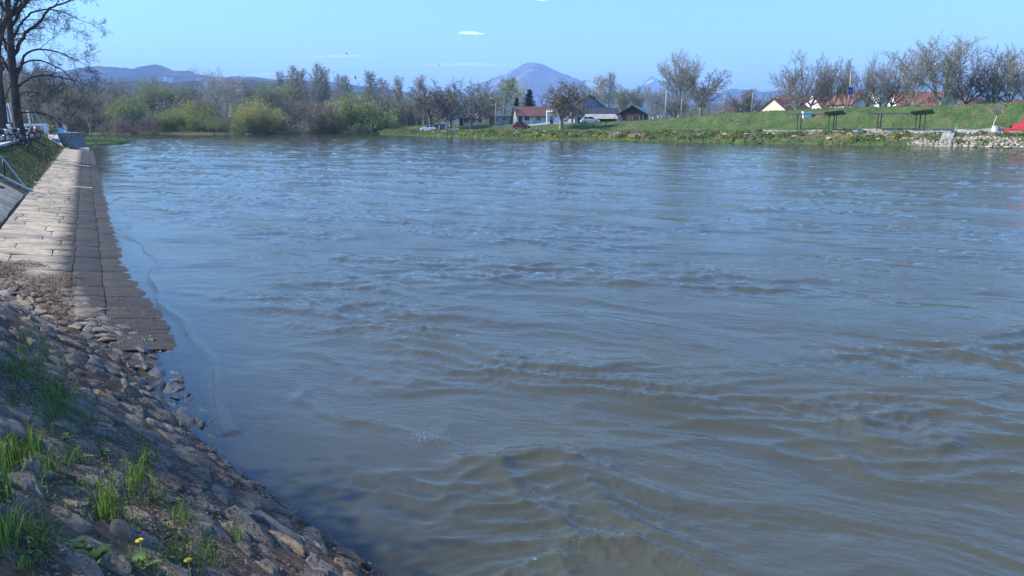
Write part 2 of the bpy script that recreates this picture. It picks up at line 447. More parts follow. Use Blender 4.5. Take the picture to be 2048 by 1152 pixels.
forest = hillmat('forest_hill', (.020, .032, .022), (.045, .055, .032), (.12, .11, .075), .006)
nearf = hillmat('near_hill', (.030, .040, .024), (.060, .065, .036), (.14, .13, .085), .012)
rock = hillmat('mountain_rock', (.040, .045, .045), (.075, .075, .068), (.26, .25, .23), .0045)
hill('hills', 4600, [(-900, 205), (-500, 160), (-200, 150), (0, 146), (90, 146), (130, 143), (165, 134), (186, 130), (214, 131), (240, 138), (262, 139), (279, 134), (291, 131), (303, 134), (318, 140), (345, 143), (372, 145), (395, 149), (430, 151), (480, 154), (540, 156), (600, 158), (700, 168), (790, 182), (880, 200), (980, 215), (1060, 232)], 1400, forest, 34, seed=3)
hill('hills', 2300, [(-900, 190), (-300, 170), (60, 172), (180, 168), (260, 163), (330, 166), (400, 160), (470, 158), (560, 163), (640, 176), (760, 196), (860, 215), (960, 236)], 800, nearf, 16, seed=9, fr=.6)
hill('mountain', 8200, [(780, 226), (850, 205), (905, 186), (950, 170), (978, 161), (1000, 153), (1020, 143), (1043, 131), (1058, 126.5), (1075, 127), (1092, 131), (1112, 139), (1133, 148), (1150, 158), (1165, 170), (1182, 180), (1215, 190), (1270, 201), (1340, 215)], 2600, rock, 60, nx=420, seed=21, fr=1.6)
hill('mountain', 13200, [(1180, 220), (1240, 197), (1268, 180), (1288, 168), (1302, 160), (1313, 157), (1326, 163), (1345, 168), (1370, 178), (1400, 190), (1450, 200), (1500, 215)], 1900, rock, 90, nx=200, seed=33, fr=2)
hill('hills', 6500, [(1290, 212), (1350, 196), (1400, 187), (1440, 183), (1475, 180), (1500, 182), (1530, 183), (1580, 184), (1650, 182), (1720, 186), (1800, 180), (1900, 188), (2000, 192), (2100, 186), (2400, 180), (2900, 195)], 1500, forest, 40, seed=41)
hill('hills', 3000, [(1250, 232), (1330, 216), (1420, 206), (1500, 204), (1600, 208), (1750, 203), (1900, 208), (2050, 202), (2300, 205), (2700, 212)], 700, nearf, 14, seed=47, fr=.6)
snow = simple('snow', (.8, .8, .82), rough=.9)
mb = MB()
F = 13200 * .985
for i, (px, py, w, h) in enumerate(((1300, 164, 4, 2.2), (1304, 162, 4, 2.0), (1296, 167, 4, 2))):
    mb.ell((xat(px, F, 600), F, zat(py, F)), (w * F / 1610, 160, h * F / 1610), 10, 6)
tag(mb.build('snow', snow, smooth=True), kind='structure')
white = simple('white_paint', (.75, .75, .73), (.66, .66, .64), .8, .7)
t = tag(empty('transmission_tower', (xat(1062, 8200, 580), 8200, zat(127, 8200))), 'pale mast and small station on the very top of the blue mountain', 'tower')
mb = MB(); mb.tube([(0, 0, -5), (0, 0, 34)], [2.2, .8], 6); mb.build('mast', white, t)
mb = MB(); mb.box(-16, 14, -8, 8, -12, 7); mb.box(-8, 0, -6, 6, 7, 13); mb.build('station', white, t)

# ------------------------------------------------------------------ air, clouds
m = bpy.data.materials.new('haze'); m.use_nodes = True; nt = m.node_tree; nt.nodes.clear()
out = nt.nodes.new('ShaderNodeOutputMaterial'); pv = nt.nodes.new('ShaderNodeVolumePrincipled')
pv.inputs['Color'].default_value = (.36, .58, 1.0, 1); pv.inputs['Density'].default_value = 1.3e-4; pv.inputs['Anisotropy'].default_value = .0
nt.links.new(pv.outputs[0], out.inputs['Volume'])
mb = MB(); mb.box(-15500, 15500, -3000, 17500, -2.4, 760)
tag(mb.build('haze', m), kind='stuff')

def cloud(px, py, F, wpx, hpx, dens, seed, label):
    "a heap of flattened puffs whose rims thin out to nothing"
    m, nt, n, l, p = newmat('cloud_vapour')
    lw = n.new('ShaderNodeLayerWeight'); lw.inputs[0].default_value = .5
    f = math_n(nt, 'POWER', math_n(nt, 'SUBTRACT', 1.0, lw.outputs['Facing'], True), 2.6)
    f = math_n(nt, 'MULTIPLY', f, ramp(nt, tex(nt, 3.0, 6, .7, coord='obj', stretch=(1, 1, .5)), [(.38, .0), (.66, 1.0)]))
    f = math_n(nt, 'MULTIPLY', f, dens, True)
    d = n.new('ShaderNodeBsdfDiffuse'); d.inputs[0].default_value = (.92, .92, .92, 1); t_ = n.new('ShaderNodeBsdfTranslucent'); t_.inputs[0].default_value = (.92, .92, .92, 1)
    a_ = n.new('ShaderNodeAddShader'); l.new(d.outputs[0], a_.inputs[0]); l.new(t_.outputs[0], a_.inputs[1])
    tr = n.new('ShaderNodeBsdfTransparent'); mx = n.new('ShaderNodeMixShader'); l.new(f, mx.inputs[0]); l.new(tr.outputs[0], mx.inputs[1]); l.new(a_.outputs[0], mx.inputs[2])
    l.new(mx.outputs[0], n['Material Output'].inputs[0])
    rnd = random.Random(seed); mb = MB(); k = 9
    for i in range(k):
        x = -.75 + 1.5 * i / (k - 1); e = math.sqrt(max(.05, 1 - x * x)); mb.ell((x + rnd.uniform(-.08, .08), rnd.uniform(-.2, .2), rnd.uniform(-.15, .3) * e), (.34 * e + .12, .3 * e + .1, .5 * e * rnd.uniform(.5, 1)), 16, 10)
    mb.v = [(a * (1 + .12 * mn.noise((a * 3, b * 3, c * 3 + seed))), b, c * (1 + .25 * mn.noise((a * 4 + seed, b * 3, c * 3)))) for a, b, c in mb.v]
    o = mb.build('cloud', m, smooth=True)
    z = zat(py, F); o.location = (xat(px, F, z), F, z)
    o.scale = (wpx / 2 * F / FPX, wpx / 3 * F / FPX, hpx / 2 * F / FPX)
    return tag(o, label, 'cloud')
cloud(943, 67, 14000, 50, 16, .95, 1.0, 'small bright white puff of cloud alone in the open sky')
cloud(1086, -1, 11000, 40, 14, .9, 4.0, 'white scrap of cloud cut by the top edge of the picture')
cloud(662, 113, 24000, 170, 16, .5, 7.0, 'faint thin streak of cloud above the tall bare poplars')
cloud(925, 130, 24000, 190, 22, .5, 9.0, 'faint wide veil of cloud left of the mountain top')
cloud(200, -4, 9000, 80, 22, .5, 12.0, 'white cloud at the top edge beside the big bare trees')
cloud(450, 152, 26000, 380, 34, .5, 15.0, 'pale bank of cloud low behind the left ridge')

# ------------------------------------------------------------------ stone slope, rubble, slabs
rng = np.random.RandomState(11); random.seed(4)
def wetnode(nt, c, p, z0=.02, z1=.16, dark=.26, r0=.3, r1=.85):
    "stone soaked near the water line: darker and shinier"
    g = nt.nodes.new('ShaderNodeNewGeometry'); sp = nt.nodes.new('ShaderNodeSeparateXYZ'); nt.links.new(g.outputs['Position'], sp.inputs[0])
    z = math_n(nt, 'ADD', sp.outputs['Z'], math_n(nt, 'MULTIPLY', tex(nt, 2.2, 4, .7), .10)); 
    f = ramp(nt, math_n(nt, 'DIVIDE', math_n(nt, 'SUBTRACT', z, z0 + .05), z1 - z0), [(0.0, 0.0), (1.0, 1.0)])
    l = nt.links
    d = mixc(nt, 1.0, c, (dark, dark * 1.02, dark * 1.06), 'MULTIPLY')
    l.new(mixc(nt, f, d, c), p.inputs['Base Color'])
    mr = nt.nodes.new('ShaderNodeMapRange'); l.new(f, mr.inputs[0]); mr.inputs[3].default_value = r0; mr.inputs[4].default_value = r1
    l.new(mr.outputs[0], p.inputs['Roughness'])
def stonemat(name, base, strat_rot, lich=.5, z0=.05, z1=.24):
    m, nt, n, l, p = newmat(name)
    a = tex(nt, 1.6, 5, .6); st1 = tex(nt, 9, 7, .72, stretch=(2.6, .8, .5), rot=strat_rot); fine = tex(nt, 55, 4, .7)
    c = ramp(nt, st1, [(.30, [b * .42 for b in base]), (.46, [b * .85 for b in base]), (.60, base), (.75, [b * 1.45 for b in base])])
    c = mixc(nt, 1.0, c, ramp(nt, a, [(.3, (.70, .74, .82)), (.7, (1.22, 1.12, 1.0))]), 'MULTIPLY')
    c = mixc(nt, math_n(nt, 'MULTIPLY', ramp(nt, tex(nt, 6.5, 6, .75), [(.57, 0.0), (.68, 1.0)]), lich), c, (.27, .27, .23))
    c = mixc(nt, math_n(nt, 'MULTIPLY', ramp(nt, tex(nt, 3.7, 6, .75), [(.55, 0.0), (.66, 1.0)]), .6), c, (.05, .048, .03))
    c = mixc(nt, math_n(nt, 'MULTIPLY', ramp(nt, tex(nt, 2.1, 8, .8), [(.52, 0.0), (.62, 1.0)]), .45), c, (.105, .070, .048))
    oi = n.new('ShaderNodeObjectInfo')
    tint = ramp(nt, oi.outputs['Random'], [(0.0, (.55, .60, .68)), (.3, (.95, .93, .9)), (.6, (1.35, 1.18, .98)), (.8, (.75, .72, .7)), (1.0, (1.15, 1.15, 1.15))])
    c = mixc(nt, 1.0, c, tint, 'MULTIPLY')
    wetnode(nt, c, p, z0, z1)
    b = bump(nt, st1, .9, .035); b = bump(nt, fine, .55, .006, b); l.new(b, p.inputs['Normal'])
    p.inputs['Specular IOR Level'].default_value = .4
    return m
rotE = math.atan2(EY, EX)
stone_m = stonemat('bank_stone', (.175, .158, .128), rotE)
rub_m = stonemat('rubble_stone', (.25, .225, .185), rotE + .4, .4)
def vor_cells(x0, x1, y0, y1, sx, sy, jit=.32, keep=None):
    "jittered courses of cells, clipped against their neighbours"
    pts = []; row = 0; y = y0
    while y < y1:
        off = (row % 2) * .5 * sx + random.uniform(-.2, .2) * sx; x = x0 - sx + off
        while x < x1 + sx:
            ww = sx * random.choice([.5, .7, .9, 1.1, 1.4, 1.6])
            px_, py_ = x + random.uniform(-jit, jit) * sx * .6, y + random.uniform(-jit, jit) * sy
            pts.append((px_, py_)); x += ww
        y += sy * random.uniform(.72, 1.35); row += 1
    P = np.array(pts); k = sx / sy; Q = P * np.array([1, k]); cells = []
    for i, (cx, cy) in enumerate(Q):
        if not (x0 <= P[i, 0] <= x1): continue
        if keep and not keep(P[i, 0], P[i, 1]): continue
        poly = [(cx + a, cy + b) for a, b in ((-sx * 1.3, -sx * 1.3), (sx * 1.3, -sx * 1.3), (sx * 1.3, sx * 1.3), (-sx * 1.3, sx * 1.3))]
        dd = np.hypot(Q[:, 0] - cx, Q[:, 1] - cy); nb = np.where((dd < sx * 2.7) & (dd > 1e-6))[0]
        for j in nb:
            mx_, my_ = (cx + Q[j, 0]) / 2, (cy + Q[j, 1]) / 2; nx_, ny_ = Q[j, 0] - cx, Q[j, 1] - cy
            out = []
            for q in range(len(poly)):
                a, b = poly[q], poly[(q + 1) % len(poly)]
                da = (a[0] - mx_) * nx_ + (a[1] - my_) * ny_; db = (b[0] - mx_) * nx_ + (b[1] - my_) * ny_
                if da <= 0: out.append(a)
                if da * db < 0:
                    t = da / (da - db); out.append((a[0] + t * (b[0] - a[0]), a[1] + t * (b[1] - a[1])))
            poly = out
            if len(poly) < 3: break
        if len(poly) >= 3: cells.append(((P[i, 0], P[i, 1]), [(a, b / k) for a, b in poly]))
    return cells
def stone_geo(c, poly, surf, gap, high, nseg, rings, seed):
    "a domed, split-faced stone over the cell; surf(u, v, h) gives world points"
    n = len(poly); cx, cy = c
    cx = sum(p[0] for p in poly) / n; cy = sum(p[1] for p in poly) / n
    per = [0]; 
    for i in range(n): per.append(per[-1] + math.dist(poly[i], poly[(i + 1) % n]))
    rim = []
    for k in range(nseg):
        s = per[-1] * k / nseg; i = max(j for j in range(n) if per[j] <= s)
        t = (s - per[i]) / max(per[i + 1] - per[i], 1e-9); a, b = poly[i], poly[(i + 1) % n]
        rim.append((a[0] + t * (b[0] - a[0]), a[1] + t * (b[1] - a[1])))
    rim = [((rim[k - 1][0] + 2 * rim[k][0] + rim[(k + 1) % nseg][0]) / 4, (rim[k - 1][1] + 2 * rim[k][1] + rim[(k + 1) % nseg][1]) / 4) for k in range(nseg)]
    r0 = sum(math.hypot(a - cx, b - cy) for a, b in rim) / nseg
    tx, ty = random.uniform(-.08, .08), random.uniform(-.12, .12)
    pl = [(random.uniform(-.38, .38), random.uniform(-.6, .6), random.uniform(.0, .45) * high) for _ in range(4)]
    prof = {4: ((.45, 1.0), (.80, .97), (.96, .70), (1.0, -.6)), 3: ((.55, 1.0), (.93, .80), (1.0, -.6)), 6: ((.25, 1.0), (.5, 1.0), (.74, .99), (.90, .90), (.98, .55), (1.0, -.6))}[rings]
    V = [surf(cx, cy, high * 1.0 + .02 * mn.noise((cx * 5, cy * 5, seed)))]
    for (rr, hh) in prof:
        for k, (a, b) in enumerate(rim):
            g = 1 - gap / max(math.hypot(a - cx, b - cy), gap * 2.5)
            x = cx + (a - cx) * g * rr; y = cy + (b - cy) * g * rr
            nz = mn.noise((x * 6.5, y * 13 + seed * 3.1, seed * .7)) + .55 * mn.noise((x * 15, y * 34, seed)) 
            fl = min(0, min(c_ + (x - cx) * a_ + (y - cy) * b_ for a_, b_, c_ in pl))
            led = (round(y * 38 + 2.2 * mn.noise((x * 4, y * 9, seed))) / 38 - y) * .30          # split bedding ledges
            z = high * hh + (.12 * high + .004) * nz * (1 if rr < 1 else .3) + ((x - cx) * tx + (y - cy) * ty) + (fl * .8 + led * (1 if rr < .95 else 0))
            if rr > .6:
                w = .10 * r0 * mn.noise((x * 14, y * 14, seed + 9)); x += w * (a - cx) / r0; y += w * (b - cy) / r0
            V.append(surf(x, y, z))
    F = [(0, 1 + k, 1 + (k + 1) % nseg) for k in range(nseg)]
    for r in range(rings - 1):
        o = 1 + r * nseg
        for k in range(nseg): 
            F.append((o + k, o + nseg + k, o + nseg + (k + 1) % nseg)); F.append((o + k, o + nseg + (k + 1) % nseg, o + (k + 1) % nseg))
    return V, F
def tri_mesh(name, V, F, mat, origin=None, sharp=.55):
    V = np.array(V, np.float32)
    if origin is not None: V = V - np.array(origin, np.float32)
    me = mesh_np(name, V, F, False, mat)
    me.polygons.foreach_set('use_smooth', [True] * len(me.polygons))
    try: me.set_sharp_from_angle(angle=R(26))
    except Exception: pass
    return me
SL = .78; SN = math.hypot(1, SL)
def surf_slope(u, v, h):
    "u along the toe, v up the slope (slope length), h off the slope"
    d = v / SN; x, y = toe_inv(u, d); z = min(SL * d, 2.1)
    return (x + QX * h * SL / SN, y + QY * h * SL / SN, z + h / SN)
embank = tag(empty('stone_embankment', (-4, 7, 0)), kind='structure')
def in_frame(x, y, z, mg=60):
    dep = y * CP + (HC - z) * SP; 
    if dep < .5: return False, 0
    px = 1024 + FPX * x / dep; py = 576 - FPX * (y * SP - (HC - z) * CP) / dep
    return (-mg < px < 2048 + mg and -mg < py < 1152 + mg), 1 / dep
cells = []
for (c, poly) in vor_cells(-2.2, 17.5, -.42, 3.6, .47, .225, .66):
    x, y, z = surf_slope(c[0], c[1], 0); ok, sz = in_frame(x, y, z, 160)
    if ok: cells.append((sz, c, poly))
cells.sort(key=lambda q: -q[0])
restV, restF = [], []
def add_stone(i, V, F, par, name, mat, lim):
    global restV, restF
    if i < lim:
        o = np.mean(np.array(V), 0); me = tri_mesh(name, V, F, mat, o)
        ob = link(name, me, par); ob.location = Vector(o.tolist()) - par.location
    else:
        k = len(restV); restV += V; restF += [tuple(a + k for a in f) for f in F]
for i, (sz, c, poly) in enumerate(cells):
    q = 6 if i < 140 else (4 if i < 330 else 3)
    V, F = stone_geo(c, poly, surf_slope, random.uniform(.004, .016), random.uniform(.016, .044), {6: 34, 4: 20, 3: 12}[q], q, i * 1.37)
    add_stone(i, V, F, embank, 'stone', stone_m, 290)
if restV:
    o = link('stone_facing', tri_mesh('stone_facing', restV, restF, stone_m), embank); o.location = -embank.location; tag(o, kind='stuff')

# flat rubble at the foot of the slope, running out into the shallows
def surf_flat(u, v, h):
    x, y = toe_inv(u, v); s, t = st(x, y); return (x, y, float(ramp_z(s, t)) + h + (.045 if u > 8.2 else 0))
def rub_w(a): return float(np.interp(a, [3.0, 4.4, 6.2, 7.6, 8.6, 10.0, 12.0, 14.0, 16.4, 17], [.1, .5, .8, .8, .6, .85, 1.05, 1.05, .55, .2]))
rub = tag(empty('stone_rubble', (-6, 11, 0)), kind='structure')
restV, restF = [], []; cc = []
for (c, poly) in vor_cells(3.4, 16.5, -3.3, .12, .40, .22, .55, lambda a, b: -rub_w(a) < b < .12):
    x, y, z = surf_flat(c[0], c[1], 0); ok, sz = in_frame(x, y, z, 60)
    if ok: cc.append((sz, c, poly))
cc.sort(key=lambda q: -q[0])
for i, (sz, c, poly) in enumerate(cc):
    wet_ = c[0] < 8.3
    hi = random.uniform(.008, .030) if not wet_ else random.choice([.0, .01, .02, .03, .045]) * (1.0 if c[1] > -.5 else .6)
    sf = surf_flat if not wet_ else (lambda u, v, h, hi=hi: (lambda q: (q[0], q[1], max(q[2] - h, -.10) + h + .02))(surf_flat(u, v, h)))
    V, F = stone_geo(c, poly, sf, random.uniform(.002, .03), hi, 20, 4, 500 + i * 1.7)
    add_stone(i, V, F, rub, 'stone', rub_m if not wet_ else stone_m, 290)
if restV:
    o = link('small_stones', tri_mesh('small_stones', restV, restF, rub_m), rub); o.location = -rub.location; tag(o, kind='stuff')

# concrete slabs of the ramp
m, nt, n, l, p = newmat('ramp_slab'); slab_m = m
big = tex(nt, .9, 5, .65); med = tex(nt, 5, 7, .75); grit = tex(nt, 90, 3, .7)
c = ramp(nt, med, [(.28, (.20, .165, .12)), (.48, (.39, .335, .255)), (.72, (.52, .465, .37))])
c = mixc(nt, 1.0, c, ramp(nt, big, [(.32, (.66, .66, .68)), (.62, (1.08, 1.06, 1.0))]), 'MULTIPLY')
c = mixc(nt, math_n(nt, 'MULTIPLY', ramp(nt, tex(nt, 2.4, 7, .78, stretch=(2.2, 1, 1), rot=R(28)), [(.54, 0.0), (.63, 1.0)]), .75), c, (.13, .10, .07))
oi = n.new('ShaderNodeObjectInfo')
c = mixc(nt, 1.0, c, ramp(nt, oi.outputs['Random'], [(0, (.80, .80, .82)), (.5, (1.0, .98, .95)), (1, (1.14, 1.10, 1.02))]), 'MULTIPLY')
wetnode(nt, c, p, .15, .22, .13, .72, .9)
p.inputs['Specular IOR Level'].default_value = .22
b = bump(nt, med, .5, .02); l.new(bump(nt, grit, .6, .004, b), p.inputs['Normal'])
moss_m = simple('joint_moss', (.035, .045, .016), (.075, .065, .03), 9, .95, .5)
ramp_e = tag(empty('paved_ramp', (0, 0, 0)), kind='structure')
slab_meshes = []
for k in range(5):
    bm = bmesh.new(); N = 5
    g = [[bm.verts.new((i / N - .5, j / N - .5, .5 + .10 * mn.noise((i * .9 + k * 7, j * .9, k)))) for j in range(N + 1)] for i in range(N + 1)]
    for i in range(N):
        for j in range(N): bm.faces.new((g[i][j], g[i + 1][j], g[i + 1][j + 1], g[i][j + 1]))
    for vtx in bm.verts:
        for ax in (0, 1):
            if abs(abs(vtx.co[ax]) - .5) < 1e-4:
                vtx.co[ax] += .016 * mn.noise((vtx.co[1 - ax] * 5 + k, ax * 9 + k * 3, vtx.co[ax] * 4)); vtx.co.z -= .12
    ed = [e for e in bm.edges if e.is_boundary]
    r = bmesh.ops.extrude_edge_only(bm, edges=ed)
    for vtx in [q for q in r['geom'] if isinstance(q, bmesh.types.BMVert)]: vtx.co.z = -.5
    bmesh.ops.recalc_face_normals(bm, faces=bm.faces)
    me = bpy.data.meshes.new('slab'); bm.to_mesh(me); bm.free(); me.materials.append(slab_m)
    me.polygons.foreach_set('use_smooth', [True] * len(me.polygons)); me.set_sharp_from_angle(angle=R(40)); slab_meshes.append(me)
angD = math.atan2(DY, DX)
def slab_at(s0, s1, t0, t1, lift, i):
    sm, tm = (s0 + s1) / 2, (t0 + t1) / 2
    z0, z1 = float(ramp_z(np.float64(sm), np.float64(t0))), float(ramp_z(np.float64(sm), np.float64(t1)))
    x, y = from_st(sm, tm)
    o = bpy.data.objects.new('slab', slab_meshes[i % 5]); col.objects.link(o); o.parent = ramp_e
    o.location = (x, y, (z0 + z1) / 2 + lift - .04)
    o.scale = (s1 - s0, t1 - t0, .12)
    # local x along s, local y along -t (right handed)
    roll = math.atan2(z0 - z1, t1 - t0)
    e = Matrix.Rotation(angD, 3, 'Z') @ Matrix.Rotation(-math.atan2(float(ramp_z(np.float64(s1), np.float64(tm)) - ramp_z(np.float64(s0), np.float64(tm))), s1 - s0) + random.uniform(-.003, .003), 3, 'Y') @ Matrix.Rotation(roll + random.uniform(-.004, .004), 3, 'X')
    o.rotation_euler = e.to_euler(); o.scale = (s1 - s0, t1 - t0, .12)
    return o
s = 12.0; row = 0; cnt = 0; slabV = []; 
while s < 108:
    ds = random.uniform(.92, 1.18); 
    if s > 40: ds *= 1.25
    edges = [1.05 + random.uniform(-.012, .012), -.02 + random.uniform(-.022, .022), -.62 + random.uniform(-.025, .025)]
    t = -.62 - random.uniform(.35, 1.5)
    while t > -2.5: edges.append(t); t -= random.uniform(1.0, 1.65)
    edges.append(-2.62)
    if s < 40:      # the paving goes on up the steeper bank
        t = -3.3 - random.uniform(0, .5)
        while t > -4.8: edges.append(t); t -= random.uniform(.8, 1.1)
        edges.append(-5.02)
    for a, b in zip(edges[:-1], edges[1:]):
        if a - b < .12: continue
        g1, g2 = random.uniform(.004, .014), random.uniform(.002, .009)
        x, y = from_st(s + ds / 2, (a + b) / 2); ta, td = toe(np.float64(x), np.float64(y))
        if (ta < 17.5 and td > -rub_w(ta) * .55 - .1) or td > .6: continue
        ok, sz = in_frame(x, y, .3, 220)
        if not ok: continue
        if s < 64 and cnt < 290:
            slab_at(s + g1, s + ds - g1, b + g2, a - g2, .032 + random.uniform(-.006, .007), cnt); cnt += 1
        else:
            z0, z1 = float(ramp_z(np.float64(s), np.float64(b))), float(ramp_z(np.float64(s), np.float64(a)))
            q = [(s + g1 * 2, b + g2 * 2, z0), (s + ds - g1 * 2, b + g2 * 2, z0), (s + ds - g1 * 2, a - g2 * 2, z1), (s + g1 * 2, a - g2 * 2, z1)]
            slabV.append([(*from_st(u, v), z + .05) for u, v, z in q] + [(*from_st(u, v), z - .05) for u, v, z in q])
    s += ds; row += 1
mb = MB()
for V in slabV: mb.add(V, [(0, 1, 2, 3)] + [(i, i + 4, (i + 1) % 4 + 4, (i + 1) % 4) for i in range(4)])
tag(mb.build('far_slabs', slab_m, ramp_e), kind='stuff')
# two raised sills that cross the ramp
sill_m = simple('sill_concrete', (.38, .35, .29), (.52, .48, .40), 4, .85, .3)
for px, py, w in ((40, 367, .34), (20, 327, .42)):
    g = W(px, py, .45); s, _ = st(g.x, g.y); mb = MB(); ts = np.linspace(-2.7, .0, 10); V = []
    for t in ts:
        z = float(ramp_z(np.float64(s), np.float64(t)))
        for u, h in ((0, -.05), (0, .075), (w, .075), (w, -.05)): V.append((*from_st(s + u, t), z + h))
    F = [(i * 4 + j, i * 4 + (j + 1) % 4, i * 4 + 4 + (j + 1) % 4, i * 4 + 4 + j) for i in range(9) for j in range(4)] + [(0, 3, 2, 1), (36, 37, 38, 39)]
    mb.add(V, F); tag(mb.build('concrete_sill', sill_m, bevel=.015), kind='structure')

# ------------------------------------------------------------------ litter, moss and growth on the near bank
def scatter_bits(name, pts, nrm, size, mat, seed, parent=None, curl=.5):
    r = np.random.RandomState(seed); n = len(pts); pts = np.asarray(pts); N = np.asarray(nrm)
    a = r.rand(n) * 6.283; T = np.stack([np.cos(a), np.sin(a), np.zeros(n)], 1)
    T -= (T * N).sum(1)[:, None] * N; T /= np.linalg.norm(T, axis=1)[:, None]
    N2 = N + r.randn(n, 3) * .35; N2 /= np.linalg.norm(N2, axis=1)[:, None]
    T -= (T * N2).sum(1)[:, None] * N2; B = np.cross(N2, T)
    L = (size * r.uniform(.4, 1.5, n))[:, None]; Wd = L * r.uniform(.18, .6, (n, 1))
    p = pts + N2 * .004
    V = np.stack([p - T * L, p - B * Wd + N2 * L * curl * .4, p + T * L + N2 * L * curl * .3, p + B * Wd], 1).reshape(-1, 3)
    F = (np.arange(n)[:, None] * 4 + np.array([0, 1, 2, 3]))
    me = mesh_np(name, V, F, False, mat); set_col(me, 'Col', np.repeat(r.rand(n), 4))
    return tag(link(name, me, parent), kind='stuff')
lit_m = leafmat('dead_litter', (.085, .042, .026), (.26, .165, .10), .1)
def bank_pts(n, seed, a0, a1, v0, v1, f, hmax=.05):
    r = np.random.RandomState(seed); P = []; Nn = []
    while len(P) < n:
        u, v = r.uniform(a0, a1), r.uniform(v0, v1)
        if f(u, v, r): 
            if v > 0:
                P.append(surf_slope(u, v, r.uniform(0, hmax))); Nn.append((QX * SL / SN, QY * SL / SN, 1 / SN))
            else: P.append(surf_flat(u, v, r.uniform(0, hmax))); Nn.append((0, 0, 1))
    return P, Nn
dens = lambda u, v, r: mn.noise((u * .8 + 3, v * 1.5, 2.0)) + .6 * mn.noise((u * 3, v * 4, 7)) + r.uniform(-.5, .5) > .12 and r.rand() < np.interp(u, [-2, 4, 16], [1, .8, .35])
P1, N1 = bank_pts(36000, 3, -2.2, 16, .12, 3.4, dens, .075); scatter_bits('dead_litter', P1, N1, np.full(len(P1), .014), lit_m, 5)
P1, N1 = bank_pts(16000, 4, 7.5, 16.5, -3.2, .2, lambda u, v, r: v > -rub_w(u) - .7 and (st(*toe_inv(u, v))[1] < -.55 or r.rand() < .06) and mn.noise((u * .9, v * 1.3, 5)) + .5 * mn.noise((u * 3, v * 3, 1)) + r.uniform(-.5, .5) > -.05, .075); scatter_bits('dead_litter', P1, N1, np.full(len(P1), .018), lit_m, 6)

def blades(name, base, hgt, wid, seed, mat, parent=None, lean=.55, cv=None):
    r = np.random.RandomState(seed); base = np.asarray(base, float); n = len(base)
    hgt = hgt * r.uniform(.45, 1.15, n) if np.ndim(hgt) == 0 else hgt * r.uniform(.6, 1.15, n)
    a = r.rand(n) * 6.283; D = np.stack([np.cos(a), np.sin(a), 0 * a], 1); S = np.stack([-np.sin(a), np.cos(a), 0 * a], 1)
    le = (r.rand(n) ** 1.3 * lean)[:, None]; h = hgt[:, None]; w = (wid * r.uniform(.6, 1.3, n))[:, None]; up = np.array([[0, 0, 1.0]])
    m1 = base + D * h * le * .22 + up * h * .45; m2 = base + D * h * le * .62 + up * h * (.80 - .1 * le); tp = base + D * h * le * 1.2 + up * h * (1.0 - .42 * le)
    V = np.stack([base - S * w * .7, base + S * w * .7, m1 - S * w, m1 + S * w, m2 - S * w * .7, m2 + S * w * .7, tp, tp + S * w * .08], 1).reshape(-1, 3)
    q = np.arange(n)[:, None, None] * 8; F = (q + np.array([[0, 1, 3, 2], [2, 3, 5, 4], [4, 5, 7, 6]])).reshape(-1, 4)
    me = mesh_np(name, V, F, True, mat); cc_ = r.rand(n) if cv is None else cv
    set_col(me, 'Col', np.repeat(cc_, 8)); return link(name, me, parent)
grass_m = leafmat('grass_blade', (.05, .12, .016), (.19, .28, .055), .45)
dry_m = leafmat('dry_grass', (.16, .12, .06), (.30, .25, .14), .3)
def slope_pt(px, py):
    "point of the stone slope seen at that pixel"
    a = (px - 1024) / FPX; b = (576 - py) / FPX; d = (a, CP + b * SP, -SP + b * CP)
    k = 1.5
    while k < 25:
        x, y, z = d[0] * k, d[1] * k, HC + d[2] * k; _, dd = toe(np.float64(x), np.float64(y))
        if z < min(SL * float(dd), 2.1) + .02 or z < 0: return (x, y, z - .02), float(_), float(dd)
        k += .02
    return (x, y, z), 0, 0
B = []; Hh = []; Ww = []; r = np.random.RandomState(8)
tufts = [(60, 700, 60, .11, 160), (40, 745, 60, .12, 240), (100, 790, 55, .13, 260), (120, 830, 50, .14, 110), (75, 760, 60, .13, 100), (60, 920, 22, .24, 26), (25, 930, 25, .22, 30), (105, 945, 30, .18, 30), (280, 975, 28, .27, 46), (300, 930, 25, .24, 26), (215, 1030, 22, .27, 30), (235, 1040, 20, .2, 16), (365, 1050, 30, .17, 36), (395, 1110, 50, .14, 60),
         (310, 1000, 40, .13, 40), (480, 1080, 14, .16, 12), (475, 1075, 10, .18, 8), (10, 1000, 25, .22, 28), (15, 1085, 35, .18, 44), (60, 1065, 30, .13, 30), (190, 845, 20, .16, 14), (205, 830, 20, .13, 10), (340, 1120, 40, .13, 50), (420, 1140, 30, .12, 30), (150, 915, 35, .10, 40), (270, 1060, 16, .14, 10), (60, 690, 30, .10, 30), (150, 800, 30, .10, 30), (180, 700, 25, .08, 16), (230, 745, 12, .10, 6)]
for _ in range(46): tufts.append((r.uniform(0, 380), r.uniform(680, 1150), r.uniform(14, 40), r.uniform(.045, .10), r.randint(8, 34)))
tufts = [q for q in tufts if not (q[0] > 60 and q[1] < 640 + q[0] * .9 and q[3] < .1)]
for (px, py, spread, h, nb) in tufts:
    for _ in range(int(nb * 1.6)):
        p, a, d = slope_pt(px + r.randn() * spread * .5, py + r.randn() * spread * .28); B.append((p[0], p[1], p[2] - .01)); Hh.append(h); Ww.append(.0014 + h * .0062)
tag(blades('grass', B, np.array(Hh), np.array(Ww), 3, grass_m), kind='stuff')
B = []; Hh = []
for _ in range(420):
    p, a, d = slope_pt(r.uniform(0, 640), r.uniform(700, 1152))
    if 0 < p[2]: B.append(p); Hh.append(r.uniform(.03, .10))
tag(blades('dry_grass', B, np.array(Hh), .0013, 4, dry_m, lean=1.3), kind='stuff')
